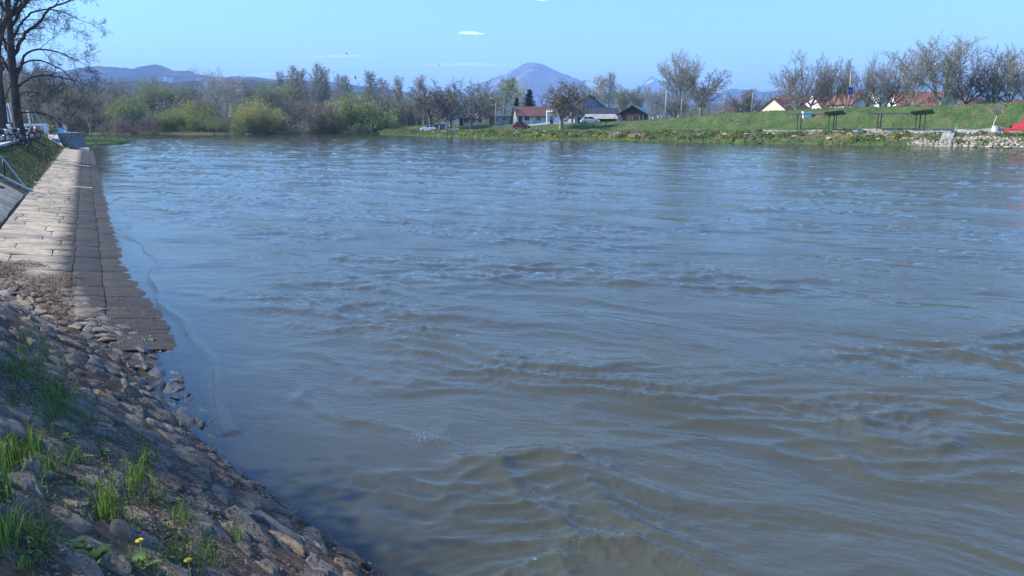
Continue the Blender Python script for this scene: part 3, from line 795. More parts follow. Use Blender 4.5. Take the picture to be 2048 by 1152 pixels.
# low leafy ground cover between the stones
cov_m = leafmat('leafy_cover', (.05, .095, .03), (.15, .20, .07), .3)
P1 = []; N1 = []
for (px, py, sp, nb) in ((70, 740, 70, 700), (40, 700, 60, 400), (110, 820, 50, 500), (90, 780, 60, 400), (130, 880, 60, 260), (180, 910, 50, 200), (215, 895, 40, 120), (130, 1000, 70, 260), (190, 1020, 40, 120), (330, 1060, 60, 220), (300, 1010, 60, 160), (380, 1130, 60, 200), (60, 1100, 60, 200), (110, 1090, 40, 120), (20, 1040, 40, 100), (50, 680, 60, 120), (240, 960, 50, 120)):
    for _ in range(nb):
        p, a, d = slope_pt(px + r.randn() * sp * .6, py + r.randn() * sp * .35); P1.append((p[0], p[1], p[2] + r.uniform(.0, .035))); N1.append((.3, .3, .9))
scatter_bits('leafy_cover', P1, np.array(N1) / np.linalg.norm(N1[0]), np.full(len(P1), .013), cov_m, 17, curl=.8)

leaf_m = leafmat('broad_leaf', (.075, .15, .03), (.15, .24, .06), .3)
def leaf_blade(mb, base, ang, tilt, L, w):
    "a pointed leaf with a raised middle fold"
    c, s_ = math.cos(ang), math.sin(ang); V = []; N = 5
    for i in range(N + 1):
        t = i / N; ww = w * math.sin(math.pi * min(1, t * .93 + .05)) ** .8 if i < N else 0.0005
        out = L * t * math.cos(tilt * (1 - .5 * t)); up = L * (t * math.sin(tilt) - .45 * t * t * math.sin(tilt))
        for q in (-1, 0, 1): V.append((base[0] + c * out - s_ * ww * q, base[1] + s_ * out + c * ww * q, base[2] + up + abs(q) * ww * .45))
    F = [(i * 3 + j, i * 3 + j + 1, i * 3 + 4 + j, i * 3 + 3 + j) for i in range(N) for j in (0, 1)]
    mb.add(V, F)
def leafy_plant(px, py, size, n, label, tilt=.8, grp=None):
    p, a, d = slope_pt(px, py); t = tag(empty('leafy_plant', p), label, 'plant', grp)
    for k in range(n):
        mb = MB(); leaf_blade(mb, (0, 0, .005), k * 2.4 + random.uniform(-.4, .4), tilt + random.uniform(-.35, .35), size * random.uniform(.7, 1.1), size * .24)
        o = mb.build('leaf', leaf_m, t, smooth=True); set_col(o.data, 'Col', np.full(len(o.data.vertices), random.random()))
leafy_plant(160, 918, .085, 9, 'low broad-leaved plant left of the tall grass tufts, halfway down the slope')
leafy_plant(205, 905, .075, 8, 'small broad-leaved plant between grass and bare stones, topmost of the leafy row')
leafy_plant(188, 976, .06, 5, 'pair of pale rounded leaves sprouting beside the tall middle grass tuft')
leafy_plant(158, 1092, .07, 5, 'single upright rounded leaf plant above the bottom edge of the shaded stones')
leafy_plant(185, 1118, .10, 6, 'bright upright leaves growing between dark stones near the bottom edge')
leafy_plant(262, 1125, .09, 6, 'leafy weed at the foot of the left dandelion stem', 1.0)
leafy_plant(130, 875, .06, 7, 'yellow-green leafy sprig under the large patch of grass')
leafy_plant(350, 1000, .06, 5, 'leafy sprig on the sunny stones right of the tallest grass')
yel_m = simple('dandelion_yellow', (.80, .52, .01), (.85, .62, .03), 60, .6)
stem_m = simple('dandelion_stem', (.16, .20, .07), rough=.6)
def dandelion(px, py, h, label, rr=.017):
    # px,py: flower head; the stem stands below it
    a = (px - 1024) / FPX; b = (576 - py) / FPX
    best = None
    for q in range(py, py + 260, 4):
        p, _, _ = slope_pt(px, q); dep = p[1] * CP + (HC - p[2] - h) * SP
        yy = 576 - FPX * (p[1] * SP - (HC - p[2] - h) * CP) / dep
        if best is None or abs(yy - py) < best[0]: best = (abs(yy - py), p)
    p = best[1]; t = tag(empty('dandelion', p), label, 'flower', 'dandelions in bloom on the stone slope')
    mb = MB(); mb.tube([(0, 0, 0), (.006, .002, h * .5), (0, 0, h)], [.0024, .002, .002], 6); mb.build('stem', stem_m, t, True)
    mb = MB(); N = 16
    for ring, (r1, z1) in enumerate(((rr, .002), (rr * .8, .006), (rr * .5, .009))):
        for k in range(N):
            a = 2 * math.pi * (k + ring * .5) / N; w = .0024; c, s_ = math.cos(a), math.sin(a)
            mb.add([(-s_ * w * .5, c * w * .5, h), (s_ * w * .5, -c * w * .5, h), (c * r1 + s_ * w, s_ * r1 - c * w, h + z1), (c * r1 - s_ * w, s_ * r1 + c * w, h + z1)], [(0, 1, 2, 3)])
    mb.ell((0, 0, h + .001), (.006, .006, .006), 8, 4); mb.build('flower_head', yel_m, t)
    for k in range(4):
        mb = MB(); leaf_blade(mb, (0, 0, 0), k * 1.6 + .4, .35, .09, .013); o = mb.build('leaf', leaf_m, t, True); set_col(o.data, 'Col', np.full(len(o.data.vertices), .3))
dandelion(381, 1122, .15, 'dandelion nearest the bottom edge, one flat yellow head on a stem')
dandelion(284, 1083, .13, 'dandelion left of the lowest one, standing in front of a dark stone')
dandelion(263, 926, .10, 'small dandelion half hidden beside the tallest grass tuft', .011)

# specks of foam along the slack water lines
r = np.random.RandomState(19); P1 = []
while len(P1) < 900:
    if r.rand() < .35:
        s = r.uniform(9, 36); t = 1.12 + .12 * math.sin(s * .62) + .28 * float(perlin(np.float64(s * .35), np.float64(3.3))) + r.randn() * .045; x, y = from_st(s, t)
        if mn.noise((s * 1.1, 3, 0)) < -.05: continue
    else:
        u = r.uniform(-3, 4.6); v = -1.75 - .25 * math.sin(u * 1.3) + r.randn() * .11 - .05
        if mn.noise((u * 1.4, 9, 0)) < .0: continue
        x, y = toe_inv(u, v)
    P1.append((x, y, .03))
P1 = np.array(P1); P1[:, 2] = waves(P1[:, 0], P1[:, 1], np.hypot(P1[:, 0], P1[:, 1])) * .8 + .012
scatter_bits('foam', P1, np.tile([0, 0, 1.0], (len(P1), 1)), np.full(len(P1), .0055), simple('foam_white', (.30, .30, .28), (.48, .48, .46), 30, .5), 23)

# ------------------------------------------------------------------ trees
def frustums(P0, P1, R0, R1, k):
    P0, P1 = np.asarray(P0, float), np.asarray(P1, float); D = P1 - P0; D /= np.maximum(np.linalg.norm(D, axis=1), 1e-9)[:, None]
    ref = np.where(np.abs(D[:, 2:3]) > .9, np.array([[1.0, 0, 0]]), np.array([[0, 0, 1.0]]))
    U = np.cross(D, ref); U /= np.linalg.norm(U, axis=1)[:, None]; Wv = np.cross(D, U); n = len(P0)
    an = np.arange(k) * 2 * np.pi / k; ring = U[:, None, :] * np.cos(an)[None, :, None] + Wv[:, None, :] * np.sin(an)[None, :, None]
    V = np.concatenate([P0[:, None, :] + ring * np.asarray(R0)[:, None, None], P1[:, None, :] + ring * np.asarray(R1)[:, None, None]], 1).reshape(-1, 3)
    b = np.arange(n)[:, None, None] * 2 * k; j = np.arange(k)
    F = (b + np.stack([j, (j + 1) % k, (j + 1) % k + k, j + k], 1)[None]).reshape(-1, 4)
    return V, F
def rotdir(d, ang, az):
    d = d.normalized(); u = d.cross(Vector((0, 0, 1)))
    if u.length < .05: u = d.cross(Vector((1, 0, 0)))
    u.normalize(); w = d.cross(u)
    return (d * math.cos(ang) + (u * math.cos(az) + w * math.sin(az)) * math.sin(ang)).normalized()
def grow(S, tips, p, d, L, r, lv, T, rnd):
    n = T['n'][lv]; top = lv == len(T['n']) - 1; pts = [(p, d, r)]
    for i in range(n):
        wob = T['wob'][lv]
        d = (d + Vector((rnd.gauss(0, wob), rnd.gauss(0, wob), rnd.gauss(0, wob) + T['trop'][lv]))).normalized()
        q = p + d * (L / n); r1 = max(r * (1 - (1 - T['tip'][lv]) / n * 1.0), T['rmin']); S.append((p[:], q[:], r, r1, lv)); p, r = q, r1; pts.append((p, d, r))
    if top:
        tips.append((p[:], lv)); return
    kids = T['kids'][lv]; az = rnd.random() * 6.28; b0 = T['bare'][lv]
    for k in range(kids):
        f = b0 + (1 - b0) * (k + rnd.random() * .9) / kids; f = min(f, .999); i = f * n; j = int(i); t = i - j
        a, b = pts[j], pts[min(j + 1, n)]
        pp = a[0].lerp(b[0], t); dd = a[1]; rr = a[2] * (1 - t) + b[2] * t
        az += 2.4 + rnd.uniform(-.5, .5)
        an = R(rnd.uniform(*T['ang'][lv])); cd = rotdir(dd, an, az)
        if T.get('flat'): cd.z *= T['flat']; cd.normalize()
        cl = L * rnd.uniform(*T['len'][lv]) * (1 - T['tap'][lv] * (f - b0))
        grow(S, tips, pp, cd, cl, max(rr * T['rk'][lv], T['rmin']), lv + 1, T, rnd)
def tree_meshes(T, seed, bark, leafm=None, nleaf=0, lsize=.15, lspread=.5, mains=None):
    rnd = random.Random(seed); S = []; tips = []
    if mains: mains(S, tips, rnd)
    else:
        for _ in range(T.get('stems', 1)):
            sp = T.get('splay', 0); a = rnd.random() * 6.28; d = Vector((math.cos(a) * math.sin(R(sp)) * rnd.random(), math.sin(a) * math.sin(R(sp)) * rnd.random(), 1)).normalized()
            if sp > 20: d = rotdir(Vector((0, 0, 1)), R(sp) * rnd.random() ** .6, a)
            grow(S, tips, Vector((math.cos(a) * T.get('off', 0) * rnd.random(), math.sin(a) * T.get('off', 0) * rnd.random(), -.3)), d, T['h'] * rnd.uniform(.85, 1.1), T['r'] * rnd.uniform(.8, 1.1), 0, T, rnd)
    lv = np.array([s[4] for s in S]); A = np.array([s[0] for s in S]); B = np.array([s[1] for s in S]); r0 = np.array([s[2] for s in S]); r1 = np.array([s[3] for s in S])
    def mk(mask, k, name):
        V, F = frustums(A[mask], B[mask], r0[mask], r1[mask], k); return mesh_np(name, V, F, True, bark)
    lim = T.get('trunk_lv', 1); tr = mk(lv <= lim, 6 if T['r'] > .1 else 4, 'trunk')
    V, F = frustums(A[lv > lim], B[lv > lim], r0[lv > lim], r1[lv > lim], 3)
    mats = [bark]; cr = None
    if nleaf:
        tp = np.array([t[0] for t in tips]); rs = np.random.RandomState(seed)
        c = tp[rs.randint(0, len(tp), nleaf)] + rs.randn(nleaf, 3) * lspread
        u = rs.randn(nleaf, 3); u /= np.linalg.norm(u, axis=1)[:, None]; w = np.cross(u, rs.randn(nleaf, 3)); w /= np.linalg.norm(w, axis=1)[:, None]
        sz = (lsize * rs.uniform(.5, 1.4, nleaf))[:, None]
        LV = np.stack([c - u * sz, c - w * sz * .45, c + u * sz, c + w * sz * .45], 1).reshape(-1, 3); LF = np.arange(nleaf * 4).reshape(-1, 4) + len(V)
        cr = mesh_np('crown', np.concatenate([V, LV]), np.concatenate([F, LF]), False)
        cr.materials.append(bark); cr.materials.append(leafm)
        mi = np.zeros(len(F) + nleaf, np.int32); mi[len(F):] = 1; cr.polygons.foreach_set('material_index', mi)
        set_col(cr, 'Col', np.concatenate([np.zeros(len(V)), np.repeat(rs.rand(nleaf), 4)]))
    else: cr = mesh_np('crown', V, F, True, bark)
    allp = np.concatenate([A, B]); lo, hi = np.percentile(allp, 1, 0), np.percentile(allp, 99.5, 0)
    return dict(trunk=tr, crown=cr, h=hi[2], w=(hi[0] - lo[0] + hi[1] - lo[1]) / 2, n=len(S))
bark_d = simple('dark_bark', (.135, .125, .10), (.24, .22, .175), 2.5, .95, rnd=.25)
bark_g = simple('grey_twigs', (.21, .20, .155), (.33, .31, .245), 2.5, .95, rnd=.25)
bark_p = simple('pale_bark', (.36, .34, .29), (.50, .47, .41), 2.5, .9, rnd=.2)
bark_r = simple('reddish_twigs', (.21, .165, .13), (.30, .245, .19), 2.5, .95, rnd=.2)
bark_y = simple('yellow_twigs', (.30, .25, .12), (.42, .35, .18), 2.5, .95, rnd=.2)
bud_g = leafmat('spring_green', (.14, .19, .055), (.28, .34, .11), .45)
bud_y = leafmat('yellow_green', (.22, .24, .07), (.38, .38, .13), .45)
bud_o = leafmat('olive_buds', (.18, .175, .095), (.30, .28, .15), .4)
bud_b = leafmat('brown_buds', (.19, .155, .105), (.29, .24, .165), .3)
needle = leafmat('spruce_needle', (.012, .028, .018), (.03, .06, .035), .15)
WAL = dict(h=2.0, r=.26, n=(2, 5, 5, 4, 3), wob=(.03, .10, .13, .16, .2), trop=(.1, .07, .07, .06, .04), tip=(.85, .35, .35, .4, .6), kids=(6, 8, 7, 5), bare=(.72, .2, .12, .1), ang=((26, 78), (25, 55), (30, 60), (30, 65)), len=((2.4, 3.3), (.42, .62), (.42, .62), (.4, .6)), tap=(.1, .35, .35, .3), rk=(.55, .55, .6, .6), rmin=.019, trunk_lv=1)
POP = dict(h=12, r=.17, n=(8, 4, 3, 3), wob=(.03, .06, .1, .12), trop=(.05, .22, .15, .1), tip=(.12, .35, .4, .6), kids=(30, 8, 5), bare=(.22, .1, .1), ang=((25, 48), (22, 45), (25, 50)), len=((.22, .34), (.4, .6), (.4, .7)), tap=(.75, .4, .3), rk=(.42, .55, .6), rmin=.019, trunk_lv=0)
DOM = dict(h=2.3, r=.22, n=(2, 5, 4, 4, 3), wob=(.04, .12, .14, .18, .2), trop=(.1, .05, .05, .04, .03), tip=(.85, .35, .35, .4, .6), kids=(9, 8, 7, 4), bare=(.5, .15, .1, .1), ang=((18, 64), (25, 60), (30, 65), (30, 65)), len=((1.5, 2.1), (.35, .55), (.4, .6), (.4, .6)), tap=(.1, .3, .35, .3), rk=(.5, .5, .6, .6), rmin=.019, trunk_lv=1)
WIL = dict(h=4.6, r=.06, n=(5, 4, 3), wob=(.09, .12, .16), trop=(-.02, .05, .05), tip=(.3, .4, .6), kids=(9, 6), bare=(.15, .1), ang=((15, 45), (20, 50)), len=((.32, .55), (.35, .6)), tap=(.3, .3), rk=(.6, .6), rmin=.012, stems=22, splay=62, off=1.2, trunk_lv=0)
SHR = dict(h=3.0, r=.04, n=(4, 4, 3), wob=(.12, .15, .2), trop=(0, .03, .03), tip=(.3, .4, .6), kids=(9, 6), bare=(.1, .1), ang=((20, 55), (25, 60)), len=((.35, .6), (.35, .6)), tap=(.3, .3), rk=(.6, .6), rmin=.011, stems=20, splay=74, off=1.6, trunk_lv=0)
WEEP = dict(POP, h=11, kids=(22, 7, 5), trop=(.05, .04, -.12, -.2), ang=((30, 65), (25, 60), (30, 60)), len=((.3, .42), (.4, .6), (.4, .7)))
BIGB = dict(h=3.2, r=.3, n=(3, 6, 5, 4, 3), wob=(.04, .10, .14, .16, .2), trop=(.1, .09, .06, .05, .05), tip=(.8, .3, .35, .4, .6), kids=(8, 9, 8, 5), bare=(.6, .25, .12, .1), ang=((12, 42), (22, 50), (28, 60), (30, 60)), len=((2.3, 3.1), (.36, .56), (.4, .6), (.4, .6)), tap=(.1, .45, .35, .3), rk=(.5, .5, .6, .6), rmin=.019, trunk_lv=1)
PR = {}
for i in range(4): PR['walnut%d' % i] = tree_meshes(WAL, 100 + i, bark_d if i % 2 else bark_g)
for i in range(3): PR['poplar%d' % i] = tree_meshes(POP, 200 + i, bark_p if i != 1 else bark_g, bud_o, 500 if i else 900, .12, .25)
for i in range(2): PR['dome%d' % i] = tree_meshes(DOM, 300 + i, bark_d)
PR['domer0'] = tree_meshes(DOM, 311, bark_r, bud_b, 1800, .10, .25)
for i in range(2): PR['green%d' % i] = tree_meshes(BIGB, 400 + i, bark_g, bud_g, 4200, .15, .4)
PR['pale0'] = tree_meshes(BIGB, 410, bark_p); PR['bare0'] = tree_meshes(BIGB, 411, bark_g, bud_o, 900, .1, .3); PR['bare1'] = tree_meshes(BIGB, 412, bark_g)
PR['weep0'] = tree_meshes(WEEP, 450, bark_g, bud_g, 4200, .15, .3)
for i, (b, lf, nl) in enumerate(((bark_y, bud_y, 7200), (bark_g, bud_g, 8500), (bark_g, bud_o, 6000), (bark_r, bud_b, 3600))): PR['willow%d' % i] = tree_meshes(WIL, 500 + i, b, lf, nl, .13, .30)
for i, (b, lf, nl) in enumerate(((bark_r, bud_b, 2200), (bark_g, bud_o, 3000), (bark_g, bud_g, 4200))): PR['shrub%d' % i] = tree_meshes(SHR, 600 + i, b, lf, nl, .11, .22)
def conifer(seed):
    rnd = random.Random(seed); mb = MB(); mb.tube([(0, 0, -.3), (0, 0, 5), (0, 0, 9)], [.2, .12, .03], 7); tr = mb.mesh('trunk', bark_d)
    V = []; 
    z = .8
    while z < 9.2:
        rr = 2.6 * (1 - z / 9.5) ** .85 + .15; nb = 11
        for k in range(nb):
            a = rnd.random() * 6.283; L = rr * rnd.uniform(.75, 1.15)
            for q in range(int(6 + L * 9)):
                f = (q + rnd.random()) / (6 + L * 9); x = L * f; c = Vector((math.cos(a) * x, math.sin(a) * x, z - .28 * x + .12 * x * x * .5 + rnd.uniform(-.06, .06)))
                s_ = .40 * (1.15 - f * .6); dv = Vector((math.cos(a + rnd.uniform(-.9, .9)), math.sin(a + rnd.uniform(-.9, .9)), rnd.uniform(-.9, .3))).normalized()
                w = dv.cross(Vector((rnd.gauss(0, 1), rnd.gauss(0, 1), rnd.gauss(0, 1)))).normalized()
                V += [c - dv * s_ * .3, c + w * s_ * .28, c + dv * s_, c - w * s_ * .28]
        z += rnd.uniform(.25, .36)
    V = np.array([v[:] for v in V]); cr = mesh_np('crown', V, np.arange(len(V)).reshape(-1, 4), False, needle); set_col(cr, 'Col', np.repeat(np.random.RandomState(seed).rand(len(V) // 4), 4))
    return dict(trunk=tr, crown=cr, h=9.4, w=5.0, n=0)
PR['spruce0'] = conifer(1)
def plant_tree(kind, px, F, wpx, ytop, label, grp=None, name='bare_tree', cat='tree', rz=None, zb=None, x=None):
    x = xat(px, F) if x is None else x; z = gz(x, F) if zb is None else zb; P = PR[kind]
    h = zat(ytop, F) - z; w = wpx * F / 1610
    t = tag(empty(name, (x, F, z - .05), random.uniform(0, 6.28) if rz is None else rz), label, cat, grp); t.scale = (w / P['w'], w / P['w'], h / P['h'])
    for k in ('trunk', 'crown'): link(k, P[k], t)
    return t
G1 = 'trees and shrubs of the wood across the water'
wood = [  # kind, px, distance, width px, top y, label, name
 ('walnut1', 218, 262, 66, 158, 'dark bare rounded tree rising at the left end of the far wood', 'bare_tree'),
 ('shrub0', 175, 226, 60, 222, 'brown leafless thicket at the waterline just right of the grassy spit wall', 'shrub'),
 ('shrub0', 232, 222, 66, 228, 'grey-brown thicket on the waterline behind the grassy spit', 'shrub'),
 ('willow2', 195, 240, 80, 205, 'olive willow bush behind the leftmost waterline thickets', 'willow_bush'),
 ('willow1', 262, 238, 80, 196, 'rounded dull-green willow bush right of the dark bare tree', 'willow_bush'),
 ('shrub0', 296, 220, 62, 226, 'pinkish-brown thicket above the tip of the grassy spit', 'shrub'),
 ('green0', 300, 268, 86, 158, 'light green budding tree behind the middle of the left wood', 'budding_tree'),
 ('willow1', 345, 226, 66, 224, 'low green willow bush on the waterline left of the yellow-green one', 'willow_bush'),
 ('willow0', 378, 232, 76, 206, 'small yellow-green willow bush left of the low green hedge of willows', 'willow_bush'),
 ('willow1', 412, 224, 96, 232, 'wide low green willow bush standing over a strip of grass', 'willow_bush'),
 ('willow3', 408, 250, 64, 196, 'reddish-brown leafless bush in front of the pale bare tree', 'bush'),
 ('pale0', 455, 240, 108, 138, 'tall bare tree with whitish spreading limbs left of the yellow-green willow', 'bare_tree'),
 ('green1', 352, 275, 70, 170, 'dull green tree between the reddish bush and the light green tree', 'budding_tree'),
 ('willow0', 512, 226, 92, 204, 'yellow-green willow bush with tan tips at the waterline', 'willow_bush'),
 ('shrub2', 480, 220, 50, 240, 'small dark green bush at the left foot of the yellow-green willow', 'shrub'),
 ('green1', 548, 262, 90, 164, 'broad green budding tree left of the bare poplars', 'budding_tree'),
 ('dome1', 588, 238, 84, 190, 'dark bare many-limbed tree at the waterline under the first poplars', 'bare_tree'),
 ('poplar1', 566, 292, 34, 142, 'leftmost slim poplar rising over the broad green tree', 'poplar'),
 ('poplar0', 586, 268, 40, 132, 'tall pale poplar, left one of the two highest groups', 'poplar'),
 ('poplar2', 606, 272, 38, 138, 'tall pale poplar right behind the dark many-limbed tree', 'poplar'),
 ('poplar0', 634, 266, 42, 128, 'highest of the pale bare poplars in the wood', 'poplar'),
 ('poplar1', 655, 270, 40, 135, 'grey bare poplar just right of the highest one', 'poplar'),
 ('poplar2', 676, 288, 34, 148, 'thin pale poplar in the gap where birds circle', 'poplar'),
 ('poplar0', 700, 292, 34, 152, 'thin pale poplar directly under the circling birds', 'poplar'),
 ('poplar0', 745, 262, 46, 143, 'grey-green poplar standing over the big green willow', 'poplar'),
 ('poplar2', 775, 280, 38, 156, 'small budding poplar right of the grey-green one', 'poplar'),
 ('poplar1', 800, 284, 40, 152, 'middle one of the small budding poplars before the dark round trees', 'poplar'),
 ('poplar2', 836, 286, 42, 150, 'budding poplar touching the dark round trees', 'poplar'),
 ('pale0', 668, 240, 56, 196, 'pale slender many-stemmed tree with white stems at the waterline', 'bare_tree'),
 ('willow3', 640, 236, 76, 212, 'tan leafless bush left of the big green willow', 'bush'),
 ('willow0', 680, 242, 80, 204, 'tan and yellow willow leaning on the big green willow', 'willow_bush'),
 ('willow1', 722, 248, 124, 192, 'big rounded bright green willow, largest bush of the wood', 'willow_bush'),
 ('shrub2', 690, 238, 96, 246, 'low dark green bush along the waterline under the big green willow', 'shrub'),
 ('willow2', 808, 268, 92, 200, 'olive-brown bush between the big green willow and the white car', 'bush'),
 ('shrub1', 790, 262, 60, 240, 'low brown bush just left of the grassy point', 'shrub'),
 ('willow2', 770, 268, 60, 214, 'dull olive bush wedged right of the big green willow', 'bush'),
 ('bare1', 250, 290, 56, 156, 'thin bare tree standing behind the dark rounded tree', 'bare_tree'),
 ('bare0', 330, 300, 60, 152, 'grey bare tree on the skyline below the left knoll of the ridge', 'bare_tree'),
 ('bare1', 390, 300, 60, 166, 'grey bare tree on the skyline left of the pale limbed tree', 'bare_tree'),
 ('bare0', 505, 300, 56, 162, 'grey bare tree filling the gap right of the pale limbed tree', 'bare_tree'),
]
for (k, px, F, w, y, lab, nm) in wood:
    plant_tree(k, px, F, w, y, lab, G1, nm, 'bush' if 'bush' in nm or nm == 'shrub' else 'tree')
G2 = 'trees among the houses on the far bank'
mid = [
 ('dome0', 862, 218, 108, 168, 'leftmost dark round bare tree above the white car', 'bare_tree', G2),
 ('dome1', 902, 212, 116, 162, 'middle dark round bare tree, above the white posts', 'bare_tree', G2),
 ('dome0', 942, 206, 106, 163, 'right dark round bare tree with its trunk by the small red roof', 'bare_tree', G2),
 ('green1', 972, 235, 60, 182, 'low greenish tree behind the long white shed', 'budding_tree', G2),
 ('weep0', 1008, 238, 62, 156, 'light green drooping tree behind the street lamp', 'budding_tree', G2),
 ('pale0', 1040, 262, 40, 158, 'bare pale tree in front of the left flank of the mountain', 'bare_tree', G2),
 ('spruce0', 1058, 214, 52, 176, 'tall dark spruce behind the brown roofed house', 'spruce', G2),
 ('spruce0', 1033, 216, 34, 193, 'small dark spruce left of the tall one', 'spruce', G2),
 ('domer0', 1122, 172, 104, 164, 'big round reddish-brown bare tree standing at the road edge', 'bare_tree', G2),
 ('poplar2', 1190, 300, 46, 150, 'bare tree behind the chimney of the grey gabled house', 'bare_tree', G2),
 ('poplar0', 1215, 300, 40, 146, 'tallest thin bare tree behind the dark lean-to roof', 'bare_tree', G2),
 ('green0', 1243, 285, 52, 170, 'green budding tree behind the green barn roof', 'budding_tree', G2),
 ('bare1', 1276, 275, 52, 172, 'bare tree behind the right slope of the green barn roof', 'bare_tree', G2),
 ('bare0', 1305, 262, 60, 170, 'bare tree with crooked limbs right of the green barn', 'bare_tree', G2),
 ('bare1', 1170, 280, 60, 172, 'bare tree left behind the grey gabled house', 'bare_tree', G2),
 ('bare1', 1357, 205, 92, 104, 'tall grey bare tree with rounded top, left of the pair', 'bare_tree', G2),
 ('dome1', 1400, 186, 104, 130, 'dark spreading bare tree, right of the pair on the levee', 'bare_tree', G2),
 ('dome0', 1350, 200, 50, 185, 'small dark leaning bare tree under the tall pair', 'bare_tree', G2),
 ('domer0', 1480, 300, 62, 180, 'distant brown bare bush tree left of the white gable', 'bare_tree', G2),
 ('shrub0', 1430, 300, 80, 212, 'low brown thicket between the concrete poles', 'shrub', G2),
]
G3 = 'bare trees standing in a row on top of the levee'
row = [('walnut0', 1590, 168, 104, 108, 'leftmost wide bare tree of the levee row, beside the white gable'),
 ('walnut1', 1618, 166, 84, 104, 'second bare tree of the levee row, overlapping the leftmost'),
 ('walnut2', 1662, 164, 74, 116, 'bare tree just left of the tall lamp with the blue banner'),
 ('walnut3', 1690, 172, 44, 124, 'slim bare tree directly behind the blue banner'),
 ('walnut0', 1730, 162, 60, 112, 'bare tree right of the blue banner, over the grey white gable'),
 ('walnut1', 1756, 160, 64, 104, 'bare tree with steep limbs left of the blue-grey roof'),
 ('walnut2', 1778, 160, 62, 108, 'bare tree in front of the blue-grey roof'),
 ('walnut0', 1824, 156, 70, 106, 'bare tree in front of the red sloping roof, left of the highest tree'),
 ('bare1', 1876, 152, 118, 72, 'highest bare tree of the levee row with a single straight trunk'),
 ('walnut1', 1925, 152, 90, 88, 'bare spreading tree right of the highest one'),
 ('walnut3', 1978, 150, 80, 90, 'bare tree left of the sapling with the pale trunk'),
 ('walnut2', 2012, 148, 76, 92, 'bare tree above the red steps, next to the last'),
 ('walnut0', 2046, 146, 74, 96, 'bare tree cut by the right edge of the picture'),
 ('bare0', 1905, 182, 66, 150, 'smaller bare tree seen through the row behind the white wall'),
 ('walnut3', 2100, 148, 90, 90, 'bare tree of the levee row beyond the right edge')]
for q in mid: plant_tree(q[0], q[1], q[2], q[3], q[4], q[5], q[7], q[6], 'shrub' if q[6] == 'shrub' else 'tree')
for q in row[:-1]: plant_tree(q[0], q[1], q[2], q[3] * 1.22, *q[4:], grp=G3)
# the mass of the wood behind those trees: one body of low-detail trees
def lowtree(kind, seed, h=11.0):
    rnd = random.Random(seed)
    T = dict(BIGB, kids=(6, 5, 4), n=(2, 4, 3, 3), wob=BIGB['wob'][:4], trop=BIGB['trop'][:4], tip=BIGB['tip'][:4], bare=BIGB['bare'][:3], rmin=.05) if kind == 0 else dict(WIL, stems=14, kids=(7, 4), rmin=.035, h=5.5)
    return tree_meshes(T, seed, bark_g)
def as_arrays(me):
    V = np.zeros(len(me.vertices) * 3, np.float32); me.vertices.foreach_get('co', V); F = np.zeros(len(me.loops), np.int32); me.loops.foreach_get('vertex_index', F)
    return V.reshape(-1, 3), F.reshape(-1, 4)
lows = [[lowtree(0, 900), lowtree(0, 901)], [lowtree(1, 902), lowtree(1, 903)]]
def forest_mass(name, n, fpos, mats, seed, nleaf=150):
    rs = np.random.RandomState(seed); VV = []; FF = []; CC = []; k = 0; LV = []; LC = []
    arr = [[[as_arrays(q['trunk']), as_arrays(q['crown']), q] for q in g] for g in lows]
    for i in range(n):
        x, y, h, w, kind = fpos(rs); g = arr[kind][rs.randint(2)]; q = g[2]; a = rs.rand() * 6.28; c, s_ = math.cos(a), math.sin(a); z = gz(x, y)
        for (V, F) in g[:2]:
            X = V * np.array([w / q['w'], w / q['w'], h / q['h']]); X = np.stack([X[:, 0] * c - X[:, 1] * s_ + x, X[:, 0] * s_ + X[:, 1] * c + y, X[:, 2] + z], 1)
            VV.append(X); FF.append(F + k); k += len(X)
        m_ = nleaf * (2 if kind else 1); X = VV[-1]; P = X[rs.randint(0, len(X), m_)] + rs.randn(m_, 3) * .35
        u = rs.randn(m_, 3) * .17; v = rs.randn(m_, 3) * .10; LV.append(np.stack([P - u, P - v, P + u, P + v], 1).reshape(-1, 3)); LC.append(np.full(m_ * 4, np.clip(rs.rand() * .7 + .15, 0, 1)))
    V = np.concatenate(VV); F = np.concatenate(FF); L = np.concatenate(LV); LF = np.arange(len(L)).reshape(-1, 4) + len(V)
    me = mesh_np(name, np.concatenate([V, L]), np.concatenate([F, LF]), False); me.materials.append(mats[0]); me.materials.append(mats[1])
    mi = np.zeros(len(F) + len(LF), np.int32); mi[len(F):] = 1; me.polygons.foreach_set('material_index', mi); set_col(me, 'Col', np.concatenate([np.zeros(len(V)), np.concatenate(LC)]))
    tag(link(name, me), kind='stuff')
mixleaf = leafmat('mixed_spring_buds', (.22, .18, .12), (.25, .28, .11), .4)
def f1(rs):
    F = rs.uniform(250, 400); px = rs.uniform(60, 860); k = int(rs.rand() < .4)
    top = np.interp(px, [60, 200, 330, 470, 560, 800, 860], [165, 168, 168, 168, 172, 178, 180]) + rs.uniform(-3, 26) + (24 if k else 0)
    x = xat(px, F); return x, F, max(zat(top, F) - gz(x, F), 3), rs.uniform(7, 11) if not k else rs.uniform(8, 13), k
forest_mass('distant_wood', 190, f1, (bark_g, mixleaf), 1)
def f2(rs):
    F = rs.uniform(226, 262); px = rs.uniform(140, 760); x = xat(px, F); return x, F + (20 if px > 600 else 0), rs.uniform(3, 6.5), rs.uniform(7, 11), 1
forest_mass('waterside_thicket', 70, f2, (bark_g, mixleaf), 2, 160)
def f3(rs):
    F = rs.uniform(330, 520); px = rs.uniform(900, 2400); x = xat(px, F); return x, F, rs.uniform(9, 15), rs.uniform(8, 12), 0
forest_mass('distant_tree_line', 110, f3, (bark_g, mixleaf), 3)

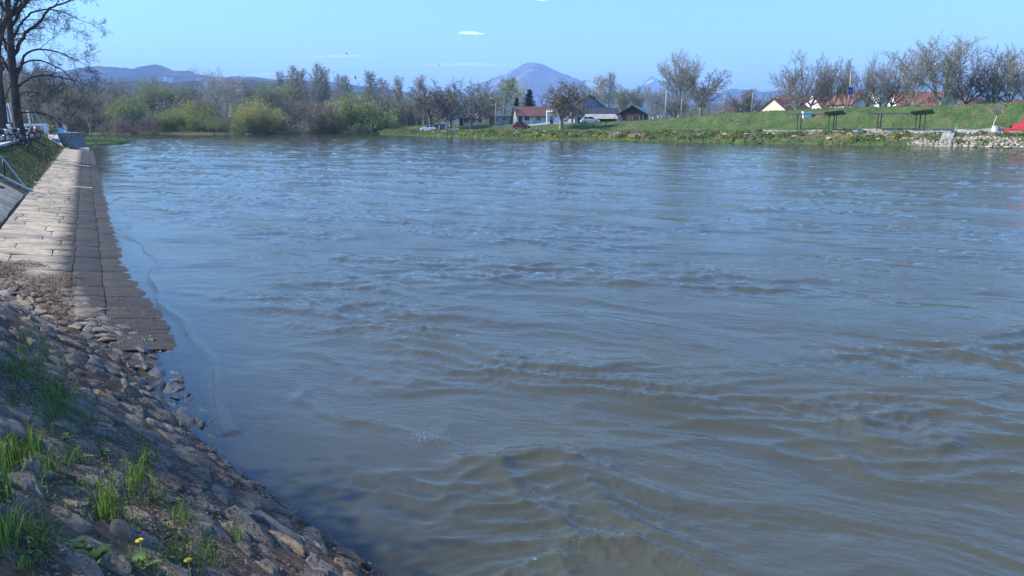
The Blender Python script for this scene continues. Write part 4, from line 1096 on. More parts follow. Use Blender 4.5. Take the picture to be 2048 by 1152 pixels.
# ------------------------------------------------------------------ the near bank: big trees, promenade, stairs, motorcycles
SUB = dict(h=2, r=.05, n=(4, 4, 3, 3), wob=(.14, .16, .2, .22), trop=(.06, .05, .03, .02), tip=(.35, .4, .5, .6), kids=(6, 5, 4), bare=(.15, .1, .1), ang=((25, 60), (25, 65), (30, 65)), len=((.4, .65), (.45, .65), (.4, .7)), tap=(.35, .3, .3), rk=(.55, .6, .6), rmin=.009, trunk_lv=1)
def big_tree(name, px0, py0, F, limbs, seed, label, bark, cat='tree', sub=SUB, zb=2.0, dens=.9):
    rnd = random.Random(seed); k = F / 1610; bx = xat(px0, F, zb); S = []; tips = []; z0 = zb
    for qi, (lv, pts, r0, r1) in enumerate(limbs):
        n = len(pts); dy = 0; Wp = []; dd = rnd.uniform(-.55, .55) if lv else 0
        for i, (a, b) in enumerate(pts):
            Wp.append(Vector(((a - px0) * k, dy, (py0 - b) * k)))
            if i < n - 1: dy += dd * math.hypot(pts[i + 1][0] - a, pts[i + 1][1] - b) * k
        fine = []
        for i in range(n - 1):
            p0 = Wp[max(i - 1, 0)]; p1 = Wp[i]; p2 = Wp[i + 1]; p3 = Wp[min(i + 2, n - 1)]
            for q in range(5):
                t = q / 5; fine.append(.5 * ((2 * p1) + (p2 - p0) * t + (2 * p0 - 5 * p1 + 4 * p2 - p3) * t * t + (3 * p1 - p0 - 3 * p2 + p3) * t ** 3) + (Vector((rnd.gauss(0, .05), rnd.gauss(0, .05), 0)) if lv else Vector((0, 0, 0))))
        fine.append(Wp[-1]); m_ = len(fine)
        rr = [(r0 + (r1 - r0) * i / (m_ - 1)) * k for i in range(m_)]
        if not lv: rr[0] *= 1.35; rr[1] *= 1.12
        for i in range(m_ - 1):
            S.append((fine[i][:], (fine[i + 1] + (fine[i + 1] - fine[i]) * .04)[:], rr[i], rr[i + 1], 0 if not lv else 1, qi))
            L = (fine[i + 1] - fine[i]).length; f = i / m_
            if (lv and f > .12) or (not lv and f > .5):
                c = dens * L; c = int(c) + (rnd.random() < c - int(c))
                for _ in range(c):
                    d = rotdir((fine[i + 1] - fine[i]).normalized(), R(rnd.uniform(28, 68)), rnd.random() * 6.28)
                    LL = rnd.uniform(1.6, 3.6) * (1.15 - .5 * f)
                    S2 = []; grow(S2, tips, fine[i], d, LL, max(min(rr[i] * .5, .05), .02), 0, sub, rnd)
                    S += [(q[0], q[1], q[2], q[3], q[4] + 2) for q in S2]
        d = (fine[-1] - fine[-2]).normalized(); S2 = []; grow(S2, tips, fine[-1], d, 2.2, rr[-1], 0, sub, rnd); S += [(q[0], q[1], q[2], q[3], q[4] + 2) for q in S2]
    lv = np.array([s[4] for s in S]); A = np.array([s[0] for s in S]); B = np.array([s[1] for s in S]); r0 = np.array([s[2] for s in S]); r1 = np.array([s[3] for s in S])
    t = tag(empty(name, (bx, F, z0)), label, cat)
    def cont(mask, kk, nm, smooth=True):
        V, Fc = frustums(A[mask], B[mask], r0[mask], r1[mask], kk); return link(nm, mesh_np(nm, V, Fc, smooth, bark), t)
    li = np.array([s[5] if len(s) > 5 else -1 for s in S])
    cont(lv == 0, 14, 'trunk'); cont(lv > 1, 3, 'crown')
    for q in sorted(set(li[lv == 1])): cont((lv == 1) & (li == q), 8, 'limb')
    return t
bark_big = simple('plane_bark', (.040, .034, .030), (.10, .085, .07), 2.2, .95, .9, 9, stretch=(1, 1, 3.5), bd=.05)
big_tree('big_bare_tree', 42, 283, 66, [
    (0, [(42, 286), (41, 220), (43, 160), (46, 110), (50, 60), (52, 10), (57, -60), (62, -130), (60, -190)], 10, 1.5),
    (1, [(46, 122), (58, 95), (72, 70), (95, 48), (115, 20), (150, 3), (190, -25)], 4.2, 1), (1, [(44, 165), (58, 140), (66, 115), (90, 102), (120, 104), (145, 112), (168, 124)], 3, .7),
    (1, [(44, 180), (70, 158), (100, 152), (125, 155), (150, 162)], 2.4, .7), (1, [(50, 62), (70, 30), (85, 0), (100, -40), (130, -90)], 3.4, 1),
    (1, [(45, 130), (30, 90), (20, 50), (10, 10), (0, -40)], 4, 1), (1, [(44, 170), (35, 140), (25, 120), (8, 100), (-20, 85)], 3, .8),
    (1, [(48, 92), (66, 58), (90, 34), (120, 25), (150, 29), (178, 42)], 2.6, .7), (1, [(43, 150), (62, 128), (85, 122), (110, 132), (130, 150), (142, 175)], 2.2, .6),
    (1, [(42, 226), (62, 226), (85, 226), (105, 232), (122, 246), (132, 258)], 1.8, .6), (1, [(52, 20), (75, -20), (110, -50), (150, -75)], 2.8, .8), (1, [(51, 40), (35, 0), (10, -30), (-20, -60)], 3, .9),
    (1, [(43, 200), (60, 188), (85, 186), (108, 196), (125, 210)], 1.7, .5)],
    31, 'tall dark bare tree with straight thick trunk beside the motorcycles, right one of the two', bark_big)
big_tree('big_bare_tree', 9, 284, 62, [
    (0, [(9, 287), (10, 240), (12, 190), (13, 140), (20, 100), (32, 68), (46, 44)], 11, 5), (1, [(46, 44), (70, 22), (95, -5), (122, -40), (150, -80)], 4.6, 1),
    (1, [(13, 145), (6, 95), (-4, 50), (-18, 0), (-30, -60)], 6, 1.5), (1, [(12, 188), (26, 160), (36, 130), (36, 95), (30, 60), (20, 10)], 3.2, 1), (1, [(12, 200), (-5, 175), (-30, 150), (-60, 140)], 3.5, 1),
    (1, [(32, 70), (30, 40), (22, 0), (18, -50)], 3.2, 1), (1, [(16, 125), (0, 110), (-20, 80), (-50, 60)], 3.4, 1), (1, [(12, 215), (30, 195), (45, 175), (62, 168), (80, 172)], 2, .6)],
    37, 'dark bare tree forking low at the left picture edge, left one of the two', bark_big)
big_tree('leaning_bare_tree', 98, 266, 108, [(0, [(98, 266), (88, 245), (76, 222), (70, 205)], 4, 2.6), (1, [(76, 222), (66, 190), (62, 160), (58, 130)], 2.4, .6), (1, [(72, 212), (90, 195), (105, 170), (110, 150)], 2, .5), (1, [(84, 238), (104, 222), (125, 205), (140, 180)], 1.8, .5)],
    41, 'bare tree with two leaning trunks beside the white slab and terrace', bark_g, dens=.6)
# two unseen ivy-leaved trees, added left of the frame to shade the near stones
ivy = leafmat('shade_tree_leaf', (.02, .045, .012), (.05, .09, .025), .2)
def shade_tree(x, y, h, w, seed, label):
    T = dict(BIGB); P = tree_meshes(T, seed, bark_big, ivy, 12000, .13, .55); t = tag(empty('added_shade_tree', (x, y, 2.0)), label, 'tree'); t.scale = (w / P['w'], w / P['w'], h / P['h'])
    for k in ('trunk', 'crown'): link(k, P[k], t)
shade_tree(-12.9, 6.7, 6.8, 6.5, 71, 'ivy-clad tree out of sight to the left that shades the near stones')
shade_tree(-12.2, 3.2, 8.0, 7.0, 72, 'second ivy-clad tree out of sight to the left, nearer the viewer')
def leftback(kind, px, F, w, y, lab, nm='bare_tree', z=2.0):
    plant_tree(kind, px, F, w, y, lab, 'bare trees behind the promenade', nm, zb=z, cat='tree' if nm != 'shrub' else 'shrub')
leftback('bare1', 70, 128, 92, 118, 'grey bare tree behind the two big trees, above the white barrier')
leftback('bare0', 118, 135, 80, 140, 'grey-brown bare tree over the terrace wall')
leftback('bare1', 150, 150, 70, 165, 'lower bare tree right of the terrace, before the far wood')
leftback('walnut2', 20, 140, 90, 110, 'bare tree seen between the two big trunks')
leftback('bare0', -30, 120, 100, 90, 'bare tree left of the two big trunks, cut by the picture edge')
leftback('shrub0', 135, 140, 70, 208, 'brown thicket behind the terrace', 'shrub', 1.2)
leftback('shrub0', 95, 135, 60, 212, 'brown thicket behind the leaning tree', 'shrub', 1.6)
leftback('shrub1', 60, 150, 70, 205, 'olive thicket behind the white barrier', 'shrub')
leftback('shrub0', 10, 150, 80, 200, 'brown thicket behind the parked white car', 'shrub')
leftback('bare1', 180, 175, 66, 172, 'bare tree where the left bank meets the far wood', z=.8)
conc = simple('pale_concrete', (.36, .34, .30), (.52, .49, .44), 1.6, .85, .4, 20)
conc_d = simple('grey_concrete', (.20, .20, .19), (.30, .29, .27), 1.6, .85, .4, 20)
metal_d = simple('dark_railing_paint', (.02, .022, .024), (.035, .036, .036), 8, .45)
metal_g = simple('galvanised_rail', (.34, .37, .40), (.46, .49, .52), 6, .42, metal=.4)
black = simple('black_rubber', (.012, .012, .012), (.025, .025, .025), 9, .7)
chrome = simple('bright_metal', (.5, .5, .5), (.62, .62, .62), 9, .25, metal=.9)
glass_d = simple('dark_glass', (.02, .025, .03), (.035, .04, .05), 1, .08)
red = simple('red_paint', (.42, .02, .02), (.5, .035, .03), 3, .4)
# promenade edge
V = []; ss = np.linspace(30, 107, 60)
for s in ss:
    for u, h in ((-5.3, 1.95), (-5.3, 2.14), (-4.95, 2.14), (-4.95, 1.86)): V.append((*from_st(s, u), h))
F = [(i * 4 + j, i * 4 + (j + 1) % 4, i * 4 + 4 + (j + 1) % 4, i * 4 + 4 + j) for i in range(59) for j in range(4)] + [(0, 3, 2, 1), (236, 237, 238, 239)]
mb = MB(); mb.add(V, F); tag(mb.build('promenade_kerb', conc), kind='structure')
def bank(s, t, dz=0.0): x, y = from_st(s, t); return Vector((x, y, float(ramp_z(np.float64(s), np.float64(t))) + dz))
# nearest handrail with its cheek wall
g = W(65, 385, .34); s0, _ = st(g.x, g.y)
t = tag(empty('handrail', bank(s0, -2.6)), 'nearest pale grey handrail sloping down onto the paved ramp at the left edge', 'handrail', 'handrails on the ramp bank')
o = Vector(t.location)
top = [bank(s0, -2.55, .03) - o, bank(s0, -2.75, .12) - o, bank(s0, -3.55, 1.0) - o, bank(s0, -4.6, 1.0) - o, bank(s0, -5.4, .96) - o, bank(s0, -6.2, .96) - o]
mb = MB(); mb.tube(top, .045, 8); mb.build('rail', metal_g, t, True)
for tt in (-3.5, -4.2, -4.9, -5.8):
    mb = MB(); mb.tube([bank(s0, tt, -.05) - o, bank(s0, tt, .98) - o], .04, 8); mb.build('post', metal_d, t, True)
V = []
for tt in np.linspace(-2.5, -5.4, 12):
    for u, h in ((-.22, -.1), (-.22, .14), (.12, .14), (.12, -.1)): V.append(bank(s0 + u, tt, h))
F = [(i * 4 + j, i * 4 + (j + 1) % 4, i * 4 + 4 + (j + 1) % 4, i * 4 + 4 + j) for i in range(11) for j in range(4)] + [(0, 3, 2, 1), (44, 45, 46, 47)]
mb = MB(); mb.add([v[:] for v in V], F); tag(mb.build('cheek_wall', conc, bevel=.01), 'low concrete strip under the nearest handrail', 'kerb')
# flights of steps with dark rails further on
for i, (px, lab, lab2) in enumerate(((20, 'dark thin handrail going down the grass bank below the motorcycles', 'concrete steps down the grass bank below the motorcycles'), (70, 'dark thin handrail going down the bank by the red hydrant', 'concrete steps down the bank by the red hydrant'), (97, 'farthest dark handrail, beside the terrace wall', 'concrete steps beside the terrace wall'))):
    g = W(px, (283, 273, 267)[i], 2.0); s1, _ = st(g.x, g.y)
    if i < 2:
        r_ = tag(empty('steps', bank(s1, -5)), lab2, 'steps')
        for q in range(9):
            mb = MB(); tt = -5.0 + q * .28; z = float(ramp_z(np.float64(s1), np.float64(tt + .28))) + .10; V = []
            for (u, w) in ((0, 0), (1.5, 0), (1.5, .3), (0, .3)): V.append((*from_st(s1 + u, tt + w), z))
            V = V + [(a, b, c - .3) for a, b, c in V]
            mb.add([(Vector(v) - r_.location)[:] for v in V], [(0, 1, 2, 3), (4, 7, 6, 5)] + [(j, j + 4, (j + 1) % 4 + 4, (j + 1) % 4) for j in range(4)]); mb.build('step', conc_d, r_)
    for sd_ in (0,):
        t = tag(empty('handrail', bank(s1 - .1, -5)), lab, 'handrail', 'handrails on the ramp bank'); o = Vector(t.location)
        P = [bank(s1 - .1, -6.4, 1.0) - o, bank(s1 - .1, -5.1, 1.0) - o, bank(s1 - .1, -2.9, .95) - o]
        mb = MB(); mb.tube(P, .035, 6); mb.build('rail', metal_d, t, True)
        for tt in (-6.3, -5.2, -4.1, -3.0): mb = MB(); mb.tube([bank(s1 - .1, tt, -.05) - o, bank(s1 - .1, tt, .97) - o], .035, 6); mb.build('post', metal_d, t, True)
# motorcycles
def wheel(x, t, r=.31, w=.055):
    wl = MB(); wl.torus((x, 0, r + w * .9), r, w, k=20, m=7); o = wl.build('wheel', black, t, True)
    h = MB(); h.torus((x, 0, r + w * .9), r * .78, .016, k=20, m=4); h.ell((x, 0, r + w * .9), (.05, .07, .05), 8, 5)
    for k in range(8):
        a = k * math.pi / 4; h.tube([(x, 0, r + w * .9), (x + math.cos(a) * r * .8, 0, r + w * .9 + math.sin(a) * r * .8)], .007, 4)
    h.build('rim', chrome, o)
def motorcycle(px, F, rz, bodycol, label, screen=False):
    x = xat(px, F, 2.0); t = tag(empty('motorcycle', (x, F, 2.005), rz), label, 'motorcycle', 'motorcycles parked on the promenade'); wheel(-.7, t); wheel(.72, t)
    body = simple('motorcycle_paint', bodycol, bodycol, 2, .3)
    m_ = MB(); m_.tube([(-.7, 0, .36), (-.25, 0, .5), (.1, 0, .42), (.35, 0, .85)], [.04, .05, .05, .045], 6); m_.tube([(-.5, 0, .62), (.3, 0, .78)], .04, 6); m_.build('frame', metal_d, t, True)
    m_ = MB(); m_.ell((.02, 0, .42), (.26, .19, .2), 12, 8); m_.tube([(.1, .15, .3), (-.2, .2, .24), (-.75, .2, .36)], [.035, .045, .06], 7); m_.build('engine', chrome, t, True)
    m_ = MB(); m_.ell((.16, 0, .86), (.30, .16, .15), 14, 9); m_.build('tank', body, t, True)
    m_ = MB(); m_.ell((-.36, 0, .80), (.42, .15, .075), 14, 7); m_.build('seat', black, t, True)
    m_ = MB(); m_.tube([(.72, .08, .36), (.45, .08, .98)], .025, 6); m_.tube([(.72, -.08, .36), (.45, -.08, .98)], .025, 6); m_.build('fork', chrome, t, True)
    m_ = MB(); m_.tube([(.28, .40, 1.02), (.42, .22, 1.06), (.46, 0, 1.02), (.42, -.22, 1.06), (.28, -.40, 1.02)], .018, 6); m_.build('handlebar', metal_d, t, True)
    m_ = MB(); m_.ell((.60, 0, .92), (.08, .10, .10), 10, 7); m_.build('headlight', chrome, t, True)
    m_ = MB(); m_.prism([(-.95, .55), (-.9, .74), (-.55, .76), (-.6, .66)], -.09, .09); m_.prism([(.5, .70), (.72, .76), (.95, .66), (.72, .72)], -.07, .07); m_.build('mudguard', body, t, True)
    if screen:
        m_ = MB(); m_.prism([(.56, 1.0), (.62, 1.0), (.42, 1.38), (.38, 1.36)], -.18, .18); m_.build('windscreen', white, t)
    else:
        m_ = MB(); m_.prism([(-.95, .78), (-.95, 1.02), (-.68, 1.04), (-.64, .8)], -.17, .17); m_.build('luggage_box', body, t, bevel=.02)
motorcycle(0, 58, 1.2, (.02, .02, .022), 'black motorcycle cut by the left picture edge, nearest of the row')
motorcycle(12, 60.5, 1.35, (.55, .56, .58), 'silver white motorcycle with a windscreen, second of the row', True)
motorcycle(26, 64, 1.1, (.03, .03, .035), 'black motorcycle in front of the straight big trunk')
motorcycle(47, 68, .9, (.08, .02, .02), 'dark motorcycle just right of the straight big trunk')
motorcycle(58, 74, .6, (.02, .025, .03), 'farthest dark motorcycle, standing alone at the end of the row')

# ------------------------------------------------------------------ vehicles
def car(px, F, rz, paint, label, z=None, L=4.2, estate=False, grp=None, x=None, c2=None):
    x = xat(px, F) if x is None else x; z = gz(x, F) if z is None else z
    t = tag(empty('parked_car', (x, F, z + .01), rz), label, 'car', grp); k = L / 4.2
    pm = simple('car_paint', paint, c2 or paint, 1, .28)
    low = [(-2.08, .35), (-2.1, .62), (-2.02, .88), (-1.5, .98), (.75, .96), (1.55, .84), (2.02, .68), (2.1, .45), (2.05, .28), (1.75, .26), (1.68, .44), (1.5, .62), (1.18, .62), (1.0, .44), (.95, .24), (-.95, .24), (-1.0, .44), (-1.18, .62), (-1.5, .62), (-1.68, .44), (-1.75, .26)]
    # sides curve in: three cross sections
    V = []; n = len(low); secs = ((-.84, .93), (-.78, 1.0), (.78, 1.0), (.84, .93))
    for y, q in secs: V += [(a * k * (q if abs(y) > .8 else 1), y, .3 + (b - .3) * (q if abs(y) > .8 else 1)) for a, b in low]
    F_ = [tuple(range(n)), tuple(range(4 * n - 1, 3 * n - 1, -1))] + [(s * n + i, (s + 1) * n + i, (s + 1) * n + (i + 1) % n, s * n + (i + 1) % n) for s in range(3) for i in range(n)]
    mb = MB(); mb.add(V, F_); body = mb.build('body', pm, t)
    rear = -1.95 if estate else -1.7
    cab = [(rear, .95), (rear + .18, 1.30), (rear + .55, 1.44), (-.1, 1.49), (.35, 1.42), (1.15, .93)]
    def cabin(sc_, y0, y1, name, mat, par, zoff=0):
        V = []; 
        for (a, b) in cab: 
            f = (b - .93) / .56; yy = y0 * (1 - f) + y1 * f
            V += [(a * k * sc_, -yy, b + zoff), (a * k * sc_, yy, b + zoff)]
        N = len(cab); F_ = [(2 * i, 2 * i + 2, 2 * i + 3, 2 * i + 1) for i in range(N - 1)] + [tuple(2 * i for i in range(N))[::-1], tuple(2 * i + 1 for i in range(N))]
        m2 = MB(); m2.add(V, F_); return m2.build(name, mat, par)
    cabin(1, .76, .60, 'window_glass', glass_d, t)
    mb = MB(); mb.box((rear + .5) * k, .12 * k, -.585, .585, 1.475, 1.515)
    for sg in (-1, 1):
        for xx, lean in ((rear + .1, .3), (-.55, .0), (.32, -.78)):
            mb.tube([(xx * k - (.12 if lean > 0 else 0) + (.8 * k if lean < 0 else 0), sg * .765, .95), ((xx + .35 * (lean > 0)) * k, sg * .60, 1.46)], .035, 4)
    mb.build('roof', pm, t)
    for xx in (-1.34, 1.34):
        for sg in (-1, 1):
            m2 = MB(); m2.torus((xx * k, sg * .74, .31), .22, .09, k=18, m=8); w = m2.build('wheel', black, t, True)
            m2 = MB(); m2.ell((xx * k, sg * .80, .31), (.17, .035, .17), 12, 5); m2.build('rim', chrome, w, True)
    lm = simple('lamp_lens', (.7, .7, .65), rough=.15); rm = simple('tail_lens', (.4, .01, .01), rough=.2)
    for sg in (-1, 1):
        m2 = MB(); m2.ell((1.98 * k, sg * .58, .66), (.10, .16, .08), 8, 6); m2.build('headlight', lm, t)
        m2 = MB(); m2.ell((-2.05 * k, sg * .62, .76), (.06, .12, .12), 8, 6); m2.build('tail_light', rm, t)
    return t
GC = 'cars parked on the far bank'
car(1042, 185, R(8), (.30, .012, .02), 'dark red car parked on the grass edge before the long white shed', grp=GC, L=4.1, c2=(.36, .02, .03))
car(857, 204, R(172), (.78, .78, .78), 'white car at the left end of the far bank, under the dark round trees', grp=GC)
car(872, 209, R(10), (.05, .055, .065), 'dark grey estate car behind the white one', grp=GC, estate=True)
car(887, 211, R(-12), (.08, .10, .13), 'bluish grey car between the two white posts', grp=GC, estate=True)
car(1180, 180, R(5), (.72, .73, .74), 'white car parked under the lean-to roof of the grey gabled house', grp=GC, L=4.4)
car(30, 78, R(120), (.66, .67, .69), 'white car parked behind the motorcycles on the promenade', z=2.0)

# ------------------------------------------------------------------ houses
tile_r = simple('red_roof_tiles', (.19, .068, .050), (.27, .10, .074), .8, .85, .9, 5, bd=.1, stretch=(.5, 1, 1))
tile_b = simple('brown_red_tiles', (.095, .045, .038), (.155, .070, .055), .8, .85, .9, 5, bd=.1)
tile_d = simple('dark_roof_sheet', (.030, .035, .045), (.045, .052, .065), .8, .6)
roof_g = simple('green_metal_roof', (.035, .12, .075), (.05, .155, .095), .5, .5)
roof_bl = simple('blue_grey_roof', (.10, .13, .17), (.15, .185, .23), .5, .6)
w_white = simple('white_render', (.70, .69, .66), (.80, .79, .76), .5, .9)
w_cream = simple('cream_render', (.66, .60, .46), (.76, .70, .56), .5, .9)
w_grey = simple('grey_render', (.20, .23, .27), (.28, .31, .35), .5, .9)
w_lgrey = simple('light_grey_render', (.42, .43, .44), (.52, .53, .54), .5, .9)
wood_d = simple('dark_timber', (.05, .035, .025), (.11, .07, .045), 1.2, .9, .5, stretch=(.3, .3, 3))
wood_b = simple('brown_boards', (.20, .11, .06), (.30, .17, .10), 1.2, .9)
def house(px, F, wpx, ytop, yeave, label, wallm, roofm, depth_=8, rz=0.0, gable='front', hip=False, wins=(), chim=None, over=.45, nm='house', zb=None, cat='house', doors=(), steep=None):
    "gable='front' turns the gable to the viewer, 'side' shows the roof slope"
    z = gz(xat(px, F), F + 3) if zb is None else zb
    x = xat(px, F); w = wpx * F / FPX * 1.0; he = zat(yeave, F) - z; hr = zat(ytop, F) - z
    t = tag(empty(nm, (x, F, z - .05), rz), label, cat); D = depth_; h2 = w / 2; th = .14
    mb = MB()
    if gable == 'front':
        mb.prism([(-h2, -.5), (h2, -.5), (h2, he), (0, hr), (-h2, he)], 0, D); mb.build('wall', wallm, t)
        sl = math.atan2(hr - he, h2); ex = over * math.cos(sl); ez = over * math.sin(sl)
        for sg in (-1, 1):
            m2 = MB(); m2.prism([(0, hr + .01), (sg * (h2 + ex), he - ez + .01), (sg * (h2 + ex), he - ez + th), (0, hr + th * 1.3)], -over, D + over); m2.build('roof', roofm, t)
    else:
        d2 = D / 2
        V = [(-h2, 0, -.5), (h2, 0, -.5), (h2, D, -.5), (-h2, D, -.5), (-h2, 0, he), (h2, 0, he), (h2, D, he), (-h2, D, he)]
        if hip:
            mb.box(-h2, h2, 0, D, -.5, he); mb.build('wall', wallm, t); r = min(d2, h2) * .95
            m2 = MB(); o = over; V = [(-h2 - o, -o, he - .1), (h2 + o, -o, he - .1), (h2 + o, D + o, he - .1), (-h2 - o, D + o, he - .1), (-h2 + r, d2, hr), (h2 - r, d2, hr)]
            V2 = [(-h2 - o, -o, he + .06), (h2 + o, -o, he + .06), (h2 + o, D + o, he + .06), (-h2 - o, D + o, he + .06)]
            m2.add(V[:4] + V2 + V[4:], [(0, 3, 2, 1), (0, 1, 5, 4), (1, 2, 6, 5), (2, 3, 7, 6), (3, 0, 4, 7), (4, 5, 9, 8), (5, 6, 9), (6, 7, 8, 9), (7, 4, 8)]); m2.build('roof', roofm, t)
        else:
            V += [(-h2, d2, hr), (h2, d2, hr)]
            mb.add(V, [(0, 1, 5, 4), (1, 2, 6, 9, 5), (2, 3, 7, 6), (3, 0, 4, 8, 7), (4, 5, 9, 8), (7, 8, 9, 6), (0, 3, 2, 1)]); mb.build('wall', wallm, t)
            sl = math.atan2(hr - he, d2)
            for y0, y1 in ((-over, d2), (D + over, d2)):
                ze = he - over * math.tan(sl); m2 = MB(); o = over * .6
                V = [(-h2 - o, y0, ze + .02), (h2 + o, y0, ze + .02), (h2 + o, y1, hr + .02), (-h2 - o, y1, hr + .02)]; V += [(a, b, c + th) for a, b, c in V]
                m2.add(V, [(0, 3, 2, 1), (4, 5, 6, 7), (0, 1, 5, 4), (1, 2, 6, 5), (2, 3, 7, 6), (3, 0, 4, 7)]); m2.build('roof', roofm, t)
    for (wx, wz, ww, wh) in wins:
        fr = MB(); a, b, c, d = wx - ww / 2, wx + ww / 2, wz, wz + wh
        for q in ((a - .08, a, c - .08, d + .08), (b, b + .08, c - .08, d + .08), (a, b, d, d + .08), (a, b, c - .08, c), (wx - .03, wx + .03, c, d)): fr.box(q[0], q[1], -.07, .02, q[2], q[3])
        f = fr.build('window', w_white if wallm is not w_white else wood_d, t); pn = MB(); pn.box(a, b, -.03, -.012, c, d); pn.build('pane', glass_d, f)
    for (dx, dw, dh, dm) in doors:
        d = MB(); d.box(dx - dw / 2, dx + dw / 2, -.06, .02, 0, dh); dd = d.build('door', dm, t); hb = MB(); hb.box(dx + dw * .32, dx + dw * .38, -.10, -.06, .95, 1.05); hb.build('handle', metal_d, dd)
    if chim: c = MB(); c.box(chim[0] - .35, chim[0] + .35, chim[1], chim[1] + .7, he, chim[2]); c.box(chim[0] - .43, chim[0] + .43, chim[1] - .08, chim[1] + .78, chim[2], chim[2] + .15); c.build('chimney', conc_d, t)
    return t
house(944, 224, 50, 225, 236, 'small house with red hip roof and cream walls left of the long white shed', w_cream, tile_r, 8, gable='side', hip=True, wins=((-1.6, .9, 1.3, 1.2), (.4, .9, 1.0, 1.2), (2.3, .9, 1.0, 1.1)), doors=((-3.0, .95, 2.1, wood_d),))
house(1007, 218, 58, 231, 233.5, 'long low white shed with flat dark roof edge beside the street lamp', w_lgrey, tile_d, 5, gable='side', wins=((.2, 1.2, .9, .8), (-2.0, 1.0, .8, 1.0)), doors=((-3.3, 1.2, 2.1, wood_b), (3.3, .9, 2.1, wood_d)), nm='shed', cat='shed', over=.25)
house(1065, 204, 62, 213, 231, 'house with brown-red tiled roof and white left gable, behind the dark red car', w_lgrey, tile_b, 8, gable='side', wins=((-1.5, 1.0, 1.2, 1.2), (1.6, 1.0, 1.2, 1.2)), rz=R(6), doors=((-3.2, .9, 2.0, wood_d),))
house(1101, 196, 15, 222, 224, 'narrow white outbuilding with a pillar, next to the brown-red roofed house', w_white, w_white, 3, gable='side', over=.1, nm='outbuilding', cat='shed', doors=((.2, .7, 1.9, wood_d),))
house(1177, 204, 68, 190, 216, 'grey gabled house with dark roof edges and a chimney', w_grey, tile_d, 11, gable='front', wins=((-.9, 3.6, .8, 1.0), (.9, 3.6, 1.0, 1.1), (-2.6, 1.2, 1.0, 1.1)), chim=(1.6, 3, 7.0), over=.5)
house(1199, 200, 72, 216, 226, 'dark-roofed wing built against the grey gabled house', w_grey, tile_d, 4, gable='side', wins=((-1.0, 1.0, 1.0, .9), (2.2, 1.0, 1.0, .9)), over=.5, nm='house_wing', cat='house wing')
house(1158, 188, 18, 226, 234, 'little grey shed with a pointed dark roof, left of the white car under the lean-to', w_lgrey, tile_d, 3, gable='front', nm='shed', cat='shed', over=.25, doors=((0, .8, 1.6, wood_d),))
house(1264, 196, 46, 211, 225, 'timber barn with green metal roof and dark gable', wood_d, roof_g, 12, rz=R(-14), gable='front', over=1.0, nm='barn', cat='barn', doors=((.2, 3.4, 2.3, wood_b),))
def lean_to():
    F = 186; x = xat(1203, F); z = gz(x, F); t = tag(empty('lean_to', (x, F, z)), 'low open lean-to with pale rusty sheet roof in front of the dark-roofed wing', 'lean-to'); w = 62 * F / FPX / 2; h = zat(233, F) - z
    mb = MB(); mb.add([(-w, -1.5, h - .6), (w, -1.5, h - .6), (w, 3.5, h + .5), (-w, 3.5, h + .5), (-w, -1.5, h - .5), (w, -1.5, h - .5), (w, 3.5, h + .6), (-w, 3.5, h + .6)], [(0, 3, 2, 1), (4, 5, 6, 7), (0, 1, 5, 4), (1, 2, 6, 5), (2, 3, 7, 6), (3, 0, 4, 7)])
    mb.build('roof', simple('rusty_pale_sheet', (.24, .19, .16), (.42, .38, .34), .9, .7), t)
    for k in range(6): mb = MB(); xx = -w + .1 + k * (2 * w - .2) / 5; mb.box(xx - .06, xx + .06, -1.35, -1.23, -.1, h - .57); mb.build('post', wood_d, t)
    mb = MB(); mb.box(-w, w, 3.4, 3.5, 0, h + .3); mb.build('back_wall', wood_d, t)
lean_to()
house(1543, 192, 66, 197, 221, 'house with bright white gable and brown-red roof at the left of the levee houses', w_cream, tile_b, 9, rz=R(-58), gable='front', over=.35, nm='house', zb=2.6)
house(1606, 205, 84, 190, 214, 'long brown-red roof behind the leftmost trees of the levee row', w_white, tile_b, 10, gable='side', nm='house', zb=2.6, wins=((0, 1.5, 1.2, 1.2),))
house(1672, 195, 70, 188, 213, 'orange-red roofed house just left of the blue banner lamp', w_white, tile_r, 9, rz=R(10), gable='side', nm='house', zb=2.6, wins=((0, 1.5, 1.2, 1.2),))
house(1722, 188, 52, 187, 207, 'house with light grey gable and orange-red roof right of the blue banner lamp', w_lgrey, tile_r, 9, rz=R(18), gable='front', nm='house', zb=2.6, wins=((0, 2.4, 1.0, 1.0),))
house(1800, 215, 90, 180, 196, 'white building with wide blue-grey roof behind the levee trees', w_white, roof_bl, 12, gable='side', nm='house', zb=2.6, wins=((-3.5, 3.0, 2.0, 1.2), (-.5, 3.0, 2.0, 1.2), (2.6, 3.0, 2.0, 1.2)))
house(1826, 180, 64, 184, 209, 'house with long sloping bright red roof and low white walls', w_white, tile_r, 10, rz=R(-12), gable='side', nm='house', zb=2.6, wins=((0, 1.5, 1.6, 1.3),), over=.7)
house(1890, 184, 54, 183, 198, 'white-walled house with two small windows behind the highest levee tree', w_white, tile_r, 9, rz=R(14), gable='front', nm='house', zb=2.6, wins=((-1.3, 3.6, .7, 1.0), (.2, 3.6, .7, 1.0)), over=.3)
house(1962, 200, 78, 192, 214, 'brown hipped roof right of the white-walled house', w_lgrey, tile_b, 10, gable='side', hip=True, nm='house', zb=2.6)
house(2046, 196, 46, 195, 212, 'brown roof at the right edge of the picture', w_lgrey, tile_b, 9, gable='side', hip=True, nm='house', zb=2.6)
